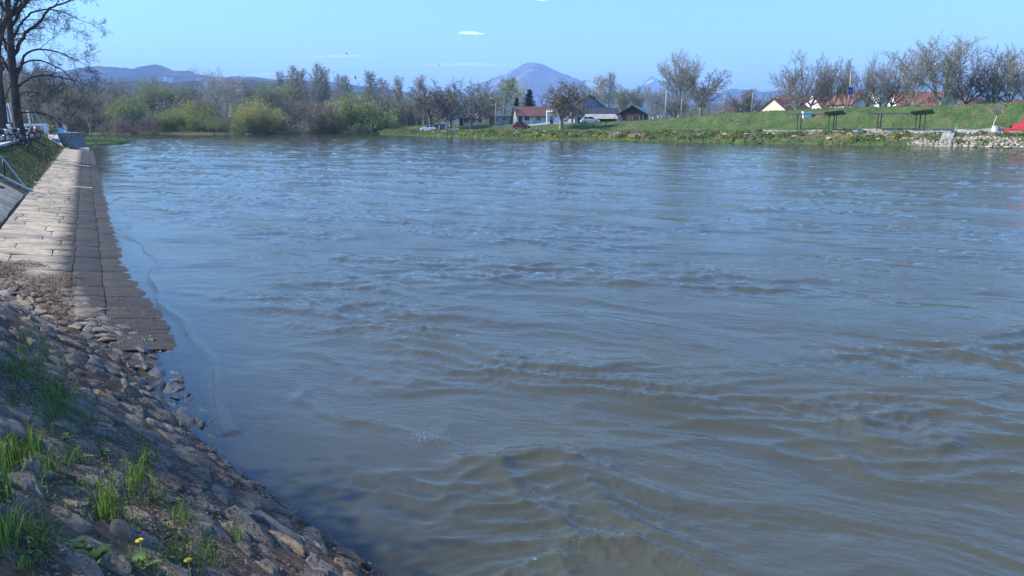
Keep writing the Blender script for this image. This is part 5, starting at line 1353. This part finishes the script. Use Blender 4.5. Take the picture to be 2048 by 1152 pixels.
# specks of houses on the left ridge
sp = ((201, 166, 'white speck of a house on the dark near ridge at the far left'), (329, 154, 'white house high on the wooded ridge, left of a paler one'), (341, 156, 'small pale house on the wooded ridge, right of the white one'), (397, 158, 'tiny white house on the ridge above the reddish bush'), (410, 163, 'tiny long pale house on the ridge, lowest of the four on the right'))
for px, py, lab in sp:
    F = 3600 if py < 160 else 2100; z = zat(py, F); x = xat(px, F, z)
    t = tag(empty('hillside_house', (x, F, z - 4)), lab, 'house', 'small houses on the left ridge'); w = 3.2 * F / 1610
    mb = MB(); mb.box(-w, w, -6, 6, -25, 5.5); mb.build('wall', w_white, t); mb = MB(); mb.prism([(-w - .6, 5.5), (w + .6, 5.5), (0, 9)], -6.5, 6.5); mb.build('roof', tile_r, t)

# ------------------------------------------------------------------ street furniture of the far bank
def pole(px, F, ytop, r, mat, label, nm='utility_pole', cat='pole', grp=None, lean=0.0, arm=None, cross=False):
    x = xat(px, F); z = gz(x, F); h = zat(ytop, F) - z; t = tag(empty(nm, (x, F, z - .1)), label, cat, grp); t.rotation_euler = (0, R(lean), 0)
    mb = MB(); mb.tube([(0, 0, 0), (0, 0, h)], [r, r * .6], 8); mb.build('pole', mat, t, True)
    if arm:
        mb = MB(); mb.tube([(0, 0, h - .1), (arm * .4, 0, h + .25), (arm, 0, h + .3)], .05, 6); mb.build('arm', mat, t, True); mb = MB(); mb.ell((arm * 1.15, 0, h + .27), (.38, .16, .09), 10, 6); mb.build('lamp_head', w_white, t, True)
    if cross:
        mb = MB(); mb.box(-.8, .8, -.05, .05, h - .5, h - .38); mb.build('crossarm', mat, t)
    return t, h
GP = 'concrete poles on the far bank'
pole(992, 188, 198, .10, conc, 'thin pale street lamp in front of the long white shed', 'street_lamp', 'street lamp', arm=-1.0)
pole(1330, 172, 178, .17, conc, 'thick pale concrete pole left of the tall pair of trees', grp=GP)
pole(1361, 190, 196, .13, conc, 'pale concrete pole behind the tall pair of trees', grp=GP)
pole(1417, 186, 204, .13, conc, 'short pale concrete pole right of the tall pair of trees', grp=GP)
pole(1443, 190, 188, .14, conc, 'leaning pale concrete pole, second left of the white gable', grp=GP, lean=2.5)
pole(1500, 184, 175, .15, conc, 'concrete pole with wires just left of the white gable', grp=GP, lean=1.5, cross=True)
t_, h_ = pole(1692, 152, 132, .13, conc, 'tall street lamp with a blue banner on the levee', 'street_lamp', 'street lamp', arm=-1.5)
ban = simple('blue_banner', (.010, .035, .22), (.016, .05, .28), 1, .6); zz = zat(174, 152) - t_.location.z; z2 = zat(189, 152) - t_.location.z
mb = MB(); mb.box(-.25, .50, -.19, -.15, z2, zz); b_ = mb.build('banner', ban, t_)
mb = MB(); mb.torus((.12, -.2, (zz + z2) / 2), .13, .02, k=14, m=4); mb.box(.03, .21, -.205, -.195, z2 + .22, z2 + .28); mb.build('emblem', w_white, b_)
# wires
def wire(p, q, label, sag=.8):
    mb = MB(); P = [Vector(p).lerp(Vector(q), i / 14) - Vector((0, 0, sag * 4 * (i / 14) * (1 - i / 14))) for i in range(15)]; mb.tube(P, .022, 4); tag(mb.build('overhead_wire', metal_d), label, 'wire', 'overhead wires')
tp = Vector((xat(1501, 184) + .2, 184, zat(177, 184)))
wire(tp, (xat(1400, 190), 190, zat(184, 190)), 'overhead wire running left from the pole by the white gable')
wire(tp, (xat(1560, 178), 178, zat(168, 178)), 'overhead wire rising right from the pole by the white gable')
wire(tp, (xat(1545, 205), 205, zat(198, 205)), 'overhead wire dropping to the roof with the white gable', .3)
# posts, low walls and small white things by the road
def post(px, F, y0, y1, wpx, label, mat=None, nm='gate_post', cat='post', grp=None):
    x = xat(px, F); zt = zat(y0, F); zb_ = zat(y1, F); w = wpx * F / 1610 / 2; mb = MB(); mb.box(-w, w, -w, w, -.35, zt - zb_ - .06); mb.box(-w - .03, w + .03, -w - .03, w + .03, zt - zb_ - .06, zt - zb_)
    o = mb.build(nm, mat or w_white); o.location = (x, F, gz(x, F)); return tag(o, label, cat, grp)
post(878, 200, 242, 252, 2.6, 'left white gate post in front of the parked grey cars'); post(892, 200, 242, 252, 2.6, 'right white gate post beside the parked grey cars')
post(1084, 190, 240, 248, 2.2, 'small white post right of the dark red car'); post(1063, 196, 236, 247, 3, 'white post before the brown-red roofed house')
post(1315, 172, 232, 241, 2.4, 'slanting white marker post left of the thick concrete pole'); post(1306, 176, 233, 241, 3.4, 'white rounded post near the fence by the barn')
post(1325, 174, 236, 241, 4, 'pinkish block at the foot of the thick concrete pole', simple('pink_block', (.5, .3, .26), (.56, .36, .3), 1, .8), 'block', 'block')
post(1333, 172, 228, 242, 1.4, 'thin grey post just right of the thick concrete pole', conc_d)
def low_wall(pts, F0, F1, h, label, mat, th=.2, nm='low_wall', dz=0):
    mb = MB(); xs = [xat(p, F0 + (F1 - F0) * i / (len(pts) - 1)) for i, p in enumerate(pts)]; V = []
    for i, x in enumerate(xs):
        F = F0 + (F1 - F0) * i / (len(pts) - 1); z = gz(x, F) + dz; V += [(x, F, z - .3), (x, F, z + h), (x, F + th, z + h), (x, F + th, z - .3)]
    F_ = [(i * 4 + j, i * 4 + (j + 1) % 4, i * 4 + 4 + (j + 1) % 4, i * 4 + 4 + j) for i in range(len(xs) - 1) for j in range(4)] + [(0, 3, 2, 1), tuple(len(V) - 4 + j for j in range(4))]
    mb.add(V, F_); return tag(mb.build(nm, mat), label, 'wall')
low_wall(np.linspace(895, 918, 6), 202, 202, .5, 'low white wall under the dark round trees', w_white)
low_wall(np.linspace(1055, 1100, 8), 192, 190, .42, 'low white wall right of the dark red car', w_white)
low_wall(np.linspace(1108, 1140, 6), 188, 187, .42, 'low white wall behind the reddish-brown tree', w_white)
low_wall(np.linspace(985, 1030, 8), 200, 199, .35, 'low pale wall in front of the long white shed', conc)
def picket(px0, px1, F0, F1, n, label):
    t = tag(empty('post_fence', (0, 0, 0)), label, 'fence')
    for i in range(n):
        f = i / (n - 1); F = F0 + (F1 - F0) * f; x = xat(px0 + (px1 - px0) * f, F); z = gz(x, F); mb = MB(); mb.box(x - .06, x + .06, F - .06, F + .06, z - .1, z + random.uniform(1.1, 1.3)); mb.build('post', conc if i % 3 else wood_d, t)
    for hh in (.5, 1.0):
        mb = MB(); P = []
        for i in range(n): f = i / (n - 1); F = F0 + (F1 - F0) * f; x = xat(px0 + (px1 - px0) * f, F); P.append((x, F, gz(x, F) + hh))
        mb.tube(P, .015, 4); mb.build('wire', metal_d, t)
picket(1228, 1300, 182, 176, 11, 'fence of thin posts in front of the green-roofed barn')
picket(1005, 1030, 200, 199, 6, 'short fence of thin posts beside the street lamp and long shed')

# path, kerbs, shelters, steps on the right
def off(px, d):
    "point d metres inland of the waterline at picture azimuth px"
    a = (px - 1024) / FPX * CP; y = np.arange(60, 260, .1); x = a * y
    ok = inside(x, y, RIGHT) & (polyd(x, y, EDGE) > d); i = int(np.argmax(ok)); return float(x[i]), float(y[i])
def ribbon(name, p0, p1, d0, d1, lift, thick, mat, n=40, kind='structure', label=None, cat=None):
    V = []
    for i in range(n):
        px = p0 + (p1 - p0) * i / (n - 1)
        for d, top in ((d0, 0), (d0, 1), (d1, 1), (d1, 0)):
            x, y = off(px, d); V.append((x, y, gz(x, y) + (lift if top else lift - thick)))
    F_ = [(i * 4 + j, i * 4 + (j + 1) % 4, i * 4 + 4 + (j + 1) % 4, i * 4 + 4 + j) for i in range(n - 1) for j in range(4)] + [(0, 3, 2, 1), tuple(4 * n - 4 + j for j in range(4))]
    mb = MB(); mb.add(V, F_); return tag(mb.build(name, mat), label, cat, kind=kind if not label else None)
path_m = simple('sandy_path', (.36, .32, .25), (.48, .43, .35), .8, .9, .3)
ribbon('path', 1512, 2300, 7.6, 10.6, .10, .4, path_m, 60)
ribbon('path_kerb', 1700, 1986, 12.2, 12.6, .42, .6, conc, 24, label='low pale kerb wall at the foot of the levee behind the shelters', cat='kerb')
ribbon('path_edge', 1515, 2200, 7.1, 7.5, .16, .7, conc, 50)
shel_m = simple('shelter_dark_steel', (.018, .020, .022), (.03, .032, .034), 2, .5); shel_r = simple('shelter_sheet', (.025, .028, .034), (.045, .05, .058), 2, .5)
def shelter(px0, px1, label, pw):
    (x0, y0), (x1, y1) = off(px0, 10.9), off(px1, 10.9); a = Vector((x0, y0, gz(x0, y0))); b = Vector((x1, y1, gz(x1, y1))); L = (b - a).length; rz = math.atan2(y1 - y0, x1 - x0)
    t = tag(empty('picnic_shelter', a, rz), label, 'shelter', 'flat-roofed shelters beside the path'); H = 2.75
    mb = MB(); mb.add([(-.4, -.5, H), (L * .70, -.5, H - .03), (L * .70, 1.9, H + .10), (-.4, 1.9, H + .13), (-.4, -.5, H + .12), (L * .70, -.5, H + .09), (L * .70, 1.9, H + .22), (-.4, 1.9, H + .25)], [(0, 3, 2, 1), (4, 5, 6, 7), (0, 1, 5, 4), (1, 2, 6, 5), (2, 3, 7, 6), (3, 0, 4, 7)]); mb.build('long_roof', shel_r, t)
    mb = MB(); q = L * .70; mb.add([(q + .02, -1.3, H + .30), (L + .5, -1.3, H + .62), (L + .2, 2.9, H + .02), (q - .3, 2.9, H - .22), (q + .02, -1.3, H + .40), (L + .5, -1.3, H + .72), (L + .2, 2.9, H + .12), (q - .3, 2.9, H - .12)], [(0, 3, 2, 1), (4, 5, 6, 7), (0, 1, 5, 4), (1, 2, 6, 5), (2, 3, 7, 6), (3, 0, 4, 7)]); mb.build('raised_roof', shel_r, t)
    for xx, yy in ((L * .13, -.3), (L * .13, 1.7), (L * .80, -.7), (L * .80, 2.3), (L * .95, -.7)): mb = MB(); mb.box(xx - .07, xx + .07, yy - .07, yy + .07, -.3, H + .05); mb.build('post', shel_m, t)
    mb = MB(); mb.box(L * .15, L * .78, 1.2, 1.5, .42, .48); 
    for f in (.2, .45, .72): mb.box(L * f - .04, L * f + .04, 1.25, 1.45, -.2, .42)
    mb.build('bench', wood_d, t); return t
shelter(1584, 1680, 'left flat-roofed dark shelter beside the path, with the white box behind it', 0)
shelter(1742, 1858, 'right flat-roofed dark shelter beside the path', 0)
x, y = off(1612, 21); mb = MB(); z = gz(x, y); mb.box(-.75, .75, -.5, .5, -.3, .85); mb.box(-.8, .8, -.55, .55, .85, .95); o = mb.build('electric_cabinet', simple('pale_blue_white', (.62, .70, .72), (.70, .77, .79), 1, .6)); o.location = (x, y, z); tag(o, 'pale white box standing on the grass slope behind the left shelter', 'cabinet')
# sapling, bin, red stands
x, y = off(1987, 14.5); z = gz(x, y); t = tag(empty('sapling', (x, y, z)), 'young sapling with a pale trunk at the foot of the levee', 'tree')
mb = MB(); mb.tube([(0, 0, -.2), (.12, 0, 1.2), (.4, 0, 2.3)], [.055, .05, .03], 7); mb.build('trunk', w_white, t, True)
rnd = random.Random(3); S = []; tips = []
for k in range(9): grow(S, tips, Vector((.38, 0, 2.2)), rotdir(Vector((0, 0, 1)), R(rnd.uniform(10, 60)), rnd.random() * 6.28), rnd.uniform(1.2, 1.9), .02, 2, WAL, rnd)
V, F_ = frustums([s[0] for s in S], [s[1] for s in S], [s[2] for s in S], [s[3] for s in S], 3); link('crown', mesh_np('crown', V, F_, True, bark_g), t)
x, y = off(1992, 11.4); z = gz(x, y); t = tag(empty('concrete_bin', (x, y, z)), 'squat white concrete litter bin left of the red steps', 'litter bin')
mb = MB(); mb.tube([(0, 0, 0), (0, 0, .8)], .42, 12); mb.build('body', w_white, t); mb = MB(); mb.tube([(0, 0, .8), (0, 0, .9)], .47, 12); mb.build('rim', conc, t)
redc = simple('red_coated_concrete', (.50, .035, .05), (.58, .06, .075), 1.5, .7)
x, y = off(2050, 12.0); z = gz(x, y) + .12; t = tag(empty('red_steps', (x, y, z), R(-35)), 'bright red stepped seating at the right edge of the picture', 'steps')
for k in range(4): mb = MB(); mb.box(-2.6 + .95 * k * 1.1, 14, k * 1.2, k * 1.2 + 1.2 + .3 * (k < 3), -.4, .52 + .60 * k); mb.build('step', redc, t, bevel=.02)
mb = MB(); mb.prism([(-7.2, -.3), (-2.75, -.3), (-2.75, .62), (-3.2, .62), (-7.2, .12)], -.1, .25); mb.build('ramp_cheek', conc, t)
# pale stone pitching and water steps
xs, ys = off(1895, 1.0); 
pit = tag(empty('stone_pitching', (xs, ys, .5)), kind='structure'); pm = stonemat('pitching_stone', (.46, .43, .37), 0.5, .2, z0=.02, z1=.12)
c0 = Vector((*off(1820, .5), 0)); c1 = Vector((*off(2160, .5), 0)); ee = (c1 - c0).normalized(); nn = Vector((-ee.y, ee.x, 0)); Lp = (c1 - c0).length
if nn.y < 0: nn = -nn
def surf_pit(u, v, h):
    q = c0 + ee * u + nn * v; return (q.x, q.y, gz(q.x, q.y) + h)
cl = []; rs = random.getstate()
for (c, poly) in vor_cells(0, Lp, -.2, 6.6, .62, .42, .4, lambda a, b: (b < 3.6 and mn.noise((a * .22, b * .9, 3)) > -.22) or (b >= 5.7) ): cl.append((c, poly))
random.shuffle(cl); rV, rF = [], []
for i, (c, poly) in enumerate(cl):
    V, F_ = stone_geo(c, poly, surf_pit, .03, random.uniform(.06, .16), 8, 3, i)
    if i < 290:
        oo = np.mean(np.array(V), 0); ob = link('stone', tri_mesh('stone', V, F_, pm, oo), pit); ob.location = Vector(oo.tolist()) - pit.location
    else: k = len(rV); rV += V; rF += [tuple(a + k for a in f) for f in F_]
if rV: o = link('small_stones', tri_mesh('small_stones', rV, rF, pm), pit); o.location = -pit.location; tag(o, kind='stuff')
t = tag(empty('water_steps', (*off(1893, .3), 0), math.atan2(nn.y, nn.x) - math.pi / 2), 'pale narrow steps with a thin rail going down to the water on the right', 'steps')
for k in range(7): mb = MB(); mb.box(-.8, .8, k * .75, k * .75 + .8, -.3, .28 + .28 * k); mb.build('step', conc, t)
mb = MB(); mb.tube([(.85, 0, 1.1), (.85, 5.2, 2.9)], .035, 6); mb.tube([(.85, 0, 0), (.85, 0, 1.1)], .035, 6); mb.tube([(.85, 5.2, 1.7), (.85, 5.2, 2.9)], .035, 6); mb.build('rail', metal_g, t)

# ------------------------------------------------------------------ left promenade furniture
def atp(px, py, z=2.0): return W(px, py, z)
def pobj(name, mb, mat, px, F, z, label, cat, rz=0): o = mb.build(name, mat); o.location = (xat(px, F, z), F, z); o.rotation_euler = (0, 0, rz); return tag(o, label, cat)
for i, (px, top, ln, lab) in enumerate(((22, 212, -4, 'leftmost of the white slanted lamp poles behind the big trunks'), (29, 208, -5, 'second white slanted pole, between the two big trunks'), (36, 215, -3, 'third white slanted pole, close to the straight trunk'), (63, 222, -2, 'lone white pole right of the straight big trunk'))):
    F = 112; t = tag(empty('white_pole', (xat(px, F, 2), F, 2.0)), lab, 'pole', 'white poles on the promenade'); t.rotation_euler = (0, R(ln), 0); h = zat(top, F) - 2
    mb = MB(); mb.tube([(0, 0, -.1), (0, 0, h)], [.13, .08], 8); mb.build('pole', w_white, t, True); mb = MB(); mb.ell((0, 0, h), (.30, .16, .07), 8, 5); mb.build('lamp_head', w_white, t, True)
F = 106; t = tag(empty('barrier', (xat(64, F, 2), F, 2.0)), 'long white horizontal barrier beam beyond the promenade', 'barrier'); mb = MB(); mb.box(-.9, .9 + .75, -.1, .1, 1.0, 1.32); mb.build('beam', w_white, t)
for xx in (-.7, .5, 1.4): mb = MB(); mb.box(xx - .07, xx + .07, -.06, .06, 0, 1.0); mb.build('post', w_white, t)
F = 88; t = tag(empty('hydrant', (xat(71.5, F, 2), F, 2.0)), 'slim red hydrant with a pale cap on the promenade', 'hydrant'); mb = MB(); mb.tube([(0, 0, 0), (0, 0, .85)], [.13, .11], 10); mb.ell((0, 0, .55), (.22, .09, .09), 8, 5); mb.build('body', red, t, True); mb = MB(); mb.ell((0, 0, .88), (.13, .13, .16), 10, 6); mb.build('cap', w_white, t, True)
F = 100; mb = MB(); mb.box(-.9, .9, -.4, .4, 0, .55); pobj('planter', mb, wood_b, 89, F, 2.0, 'low brown planter box beside the leaning tree', 'planter')
mb = MB(); mb.box(-.17, .17, -.25, .25, 0, 1.35); pobj('stone_slab', mb, w_white, 94, 97, 2.0, 'upright white slab at the foot of the leaning tree', 'slab')
# terrace: a grey wall with a sloping side, a box and a frame on top
a = Vector((xat(107, 98), 98, 2)); b = Vector((xat(134.5, 98), 98, 2))
t = tag(empty('terrace', (a.x, a.y, 0)), 'grey concrete terrace wall at the end of the promenade', 'wall'); L = (b - a).length
mb = MB(); mb.box(0, L, 0, 4, .3, 2.12); mb.build('wall', conc_d, t); mb = MB(); mb.box(-.1, L + .1, -.12, 4, 2.125, 2.25); mb.build('coping', conc, t)
mb = MB(); mb.add([(-.6, -.2, 2.0), (.6, -.2, 2.0), (2.3, -2.2, .45), (1.2, -2.4, .45), (-.6, -.2, .1), (.6, -.2, .1), (2.3, -2.2, .1), (1.2, -2.4, .1)], [(0, 1, 2, 3), (4, 7, 6, 5), (0, 4, 5, 1), (1, 5, 6, 2), (2, 6, 7, 3), (3, 7, 4, 0)]); mb.build('sloping_cheek', conc, t)
bl = simple('light_blue_box', (.16, .42, .62), (.2, .48, .68), 1, .6)
mb = MB(); mb.box(-.42, .42, -.3, .3, 0, .55); pobj('blue_box', mb, bl, 123.5, b.y + .5, 2.25, 'light blue box on top of the terrace wall', 'box')
mb = MB(); mb.box(-.16, .16, -.2, .2, 0, .95); mb.box(-.2, .2, -.24, .24, .95, 1.0); pobj('terrace_pillar', mb, w_white, 131, b.y + .4, 2.25, 'white pillar at the right end of the terrace', 'pillar')
yg = simple('yellow_green_paint', (.45, .55, .12), (.5, .6, .16), 1, .5)
t = tag(empty('garden_chair', (xat(110, b.y + 1, 2.2), b.y + 1, 2.25)), 'yellow-green metal frame chair on the terrace', 'chair')
mb = MB(); mb.torus((0, 0, .62), .25, .03, k=14, m=5); mb.torus((-.5, 0, .6), .22, .03, k=14, m=5); mb.build('backrest', yg, t); mb = MB(); mb.box(-.25, .25, -.25, .25, .38, .42); mb.build('seat', yg, t)
for sx in (-.22, .22):
    for sy in (-.22, .22): mb = MB(); mb.tube([(sx, sy, 0), (sx, sy, .4)], .02, 5); mb.build('leg', yg, t)
t = tag(empty('railing', (xat(120, b.y + 2.5, 2.2), b.y + 2.5, 2.25)), 'dark low railing behind the blue box on the terrace', 'railing')
mb = MB(); mb.tube([(-1.2, 0, 1.0), (1.2, 0, 1.0)], .03, 5); mb.build('rail', metal_d, t)
for k in range(7): mb = MB(); mb.tube([(-1.2 + .4 * k, 0, 0), (-1.2 + .4 * k, 0, 1.0 + .25 * (k % 2))], .03, 5); mb.build('post', metal_d, t)

# ------------------------------------------------------------------ birds
def bird(px, py, F, sp, rz, label, up=.25):
    z = zat(py, F); t = tag(empty('bird', (xat(px, F, z), F, z), rz), label, 'bird', 'birds circling over the wood'); m_ = simple('dark_feathers', (.02, .02, .022), (.03, .03, .03), 5, .8)
    mb = MB(); mb.ell((0, 0, 0), (.30 * sp, .09 * sp, .08 * sp), 8, 6); mb.ell((.32 * sp, 0, .03 * sp), (.08 * sp, .06 * sp, .06 * sp), 6, 5); mb.add([(-.25 * sp, -.03, 0), (-.25 * sp, .03, 0), (-.5 * sp, .1 * sp, 0), (-.5 * sp, -.1 * sp, 0), (-.25 * sp, 0, .03)], [(0, 1, 2, 3), (4, 3, 2)]); mb.build('body', m_, t)
    for sg in (-1, 1):
        mb = MB(); V = [(.13, .05, 0), (-.12, .05, 0), (-.10, .38, up * .8), (.12, .36, up * .8), (-.10, .75, up * .9), (.0, .78, up * .9)]; V = [(a * sp, sg * b * sp, c * sp) for a, b, c in V]; V += [(a, b, c + .02 * sp) for a, b, c in V]
        mb.add(V, [(0, 1, 2, 3), (3, 2, 4, 5), (6, 9, 8, 7), (9, 11, 10, 8), (0, 3, 9, 6), (3, 5, 11, 9), (5, 4, 10, 11), (4, 2, 8, 10), (2, 1, 7, 8), (1, 0, 6, 7)]); mb.build('wing', m_, t)
bird(602, 113, 240, .7, 1.8, 'tiny bird high over the left group of poplars'); bird(693, 107, 240, .9, .5, 'topmost bird, above the thin pale poplars'); bird(667, 144, 220, .9, .3, 'dark bird just above the highest poplars', -.1)
bird(711, 157, 215, 1.1, .2, 'darkest bird, with raised wings between the thin poplars', .7); bird(717, 168, 215, .9, 2.8, 'lowest bird, right above the thin poplar crowns'); bird(877, 130, 240, .8, .1, 'lone bird in the sky left of the mountain')

# ------------------------------------------------------------------ grass and flowers of the banks
rs = np.random.RandomState(77)
def rand_off(n, az0, az1, d0, d1):
    out = []
    while len(out) < n:
        x = rs.uniform(-60, 110, n * 3); y = rs.uniform(70, 262, n * 3); m_ = inside(x, y, RIGHT); d = polyd(x, y, EDGE); az = 1024 + FPX * x / (y * CP + .6)
        m_ &= (d > d0) & (d < d1) & (az > az0) & (az < az1); out += list(zip(x[m_], y[m_], d[m_]))
    return np.array(out[:n])
bank_g = leafmat('bank_grass', (.06, .11, .026), (.19, .245, .07), .35); dull_g = leafmat('shade_tinted_bank_grass', (.03, .06, .014), (.11, .14, .045), .3); bank_s = leafmat('bank_straw', (.16, .13, .07), (.32, .27, .16), .3)  # dull_g: darker copy of the bank grass, tree shade put into its colour
P = rand_off(26000, 600, 2150, .05, 31); f_ = fbm(P[:, 0] / 5, P[:, 1] / 5, 3); z = ground(P[:, 0], P[:, 1])
path_mask = ~((P[:, 2] > 7.0) & (P[:, 2] < 12.8) & (1024 + FPX * P[:, 0] / (P[:, 1] * CP + .6) > 1500)); hh = np.where(P[:, 2] < 2.6, .55, np.where(P[:, 2] < 8, .26, .2)) * (1 + .5 * f_)
sel = path_mask & (rs.rand(len(P)) < .95)
tag(blades('bank_grass', np.stack([P[:, 0], P[:, 1], z - .03], 1)[sel], np.clip(hh[sel], .12, 1), .07, 31, bank_g, lean=.8, cv=np.clip(.45 + .5 * f_[sel] + .25 * rs.randn(sel.sum()), 0, 1)), kind='stuff')
P = rand_off(6000, 600, 2150, 2.2, 7.4); f_ = fbm(P[:, 0] / 3 + 9, P[:, 1] / 3, 3); P = P[f_ > -.1]; z = ground(P[:, 0], P[:, 1])
tag(blades('dry_grass', np.stack([P[:, 0], P[:, 1], z - .03], 1), .35, .06, 32, bank_s, lean=1.2), kind='stuff')
# yellow flowering clumps: flower-dots on leafy mounds
yl = leafmat('yellow_blossom', (.55, .46, .02), (.75, .66, .06), .3)
def clumps(name, P, rad_, n, mat, hs, sz, seed):
    r = np.random.RandomState(seed); i = r.randint(0, len(P), n); c = P[i]; R_ = rad_ * (.5 + r.rand(len(P)))[i]; th = r.rand(n) * 6.28; q = np.sqrt(r.rand(n)) * R_
    X = c[:, 0] + q * np.cos(th); Y = c[:, 1] + q * np.sin(th); Z = ground(X, Y) + hs * (1 - (q / R_) ** 2) * r.uniform(.6, 1.0, n) + .05
    u = r.randn(n, 3) * sz; v = r.randn(n, 3) * sz * .7; C_ = np.stack([X, Y, Z], 1); V = np.stack([C_ - u, C_ - v, C_ + u, C_ + v], 1).reshape(-1, 3)
    me = mesh_np(name, V, np.arange(4 * n).reshape(-1, 4), False, mat); set_col(me, 'Col', np.repeat(r.rand(n), 4)); tag(link(name, me), kind='stuff')
Y1 = [off(px + random.uniform(-5, 5), d) for px, d in ((760, 1.5), (768, 2), (790, 3), (800, 2.5), (815, 3.5), (822, 2), (838, 3), (866, 4), (882, 4), (922, 2.6), (925, 2), (926, 3), (940, 5), (1052, 2.2), (1058, 1.8), (1075, 3), (1082, 2), (1088, 3.2), (1096, 2.4), (1102, 1.6), (1108, 1.8), (1168, 2), (1176, 2.2), (1186, 2.2), (1200, 2.4), (1206, 2.4), (1256, 2), (1262, 1.8), (1443, 1.6), (1460, 4), (1463, 1.5), (1555, 1.6), (1562, 4.5), (1574, 4.6), (1672, 4.3), (1678, 4.2), (1700, 4.2), (1706, 4), (1758, 4), (1766, 4), (1790, 3.6), (1796, 3.4), (1350, 6), (1346, 5.6), (1810, 3))]
clumps('yellow_flowers', np.array(Y1), .6, 3200, yl, .45, .05, 5)
Y2 = rand_off(170, 740, 2100, 1.8, 6.6)[:, :2]; clumps('bank_herbs', Y2, .8, 15000, bank_g, .5, .10, 6)
Y3 = rand_off(110, 700, 1500, 2, 7)[:, :2]; clumps('dead_stalks', Y3, .8, 5000, bank_s, .4, .08, 7)
# pale rocks in the band above the water grass
rk = tag(empty('bank_rocks', (0, 0, 0)), kind='structure')
for i in range(70):
    px = random.uniform(820, 1820); x, y = off(px, random.uniform(2.4, 6.4)); z = gz(x, y); mb = MB(); r_ = random.uniform(.18, .55); mb.ell((0, 0, 0), (r_ * random.uniform(.9, 1.8), r_, r_ * .45), 8, 5)
    mb.v = [(a * (1 + .3 * mn.noise((a * 3 + i, b * 3, c * 3))), b, c * (1 + .3 * mn.noise((a * 3, b * 3 + i, c * 3)))) for a, b, c in mb.v]; o = mb.build('rock', pm, rk); o.location = (x, y, z + .05); o.rotation_euler = (0, 0, random.random() * 3)
# left bank and spit grass
def cloud_pts(n, f):
    out = []
    while len(out) < n:
        x = rs.uniform(-115, -10, n * 4); y = rs.uniform(25, 165, n * 4); m_ = f(x, y); out += list(zip(x[m_], y[m_]))
    return np.array(out[:n])
def fl(x, y): s, t = st(x, y); return (s > 42) & (s < 112) & (t > -5) & (t < -2.5)
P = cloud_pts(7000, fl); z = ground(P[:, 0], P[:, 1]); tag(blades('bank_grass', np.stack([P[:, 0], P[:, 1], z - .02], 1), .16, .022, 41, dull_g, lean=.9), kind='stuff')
P = cloud_pts(9000, lambda x, y: inside(x, y, SPIT) & (x > -100)); z = ground(P[:, 0], P[:, 1]); tag(blades('bank_grass', np.stack([P[:, 0], P[:, 1], z - .02], 1), .32, .05, 42, bank_g, lean=.8), kind='stuff')
def fj(x, y): s, t = st(x, y); return (s > 20) & (s < 80) & (t > -2.6) & (t < -.3) & (np.abs(t + .62) < .22)
P = cloud_pts(500, fj); z = ground(P[:, 0], P[:, 1]) + .03; tag(blades('joint_grass', np.stack([P[:, 0], P[:, 1], z], 1), .07, .008, 43, grass_m, lean=1.0), kind='stuff')
P = np.stack([rs.uniform(-160, -30, 5000), rs.uniform(206, 262, 5000)], 1); P = P[inside(P[:, 0], P[:, 1], WOOD)]; z = ground(P[:, 0], P[:, 1]); tag(blades('bank_grass', np.stack([P[:, 0], P[:, 1], z], 1), .6, .10, 44, bank_g, lean=.9), kind='stuff')
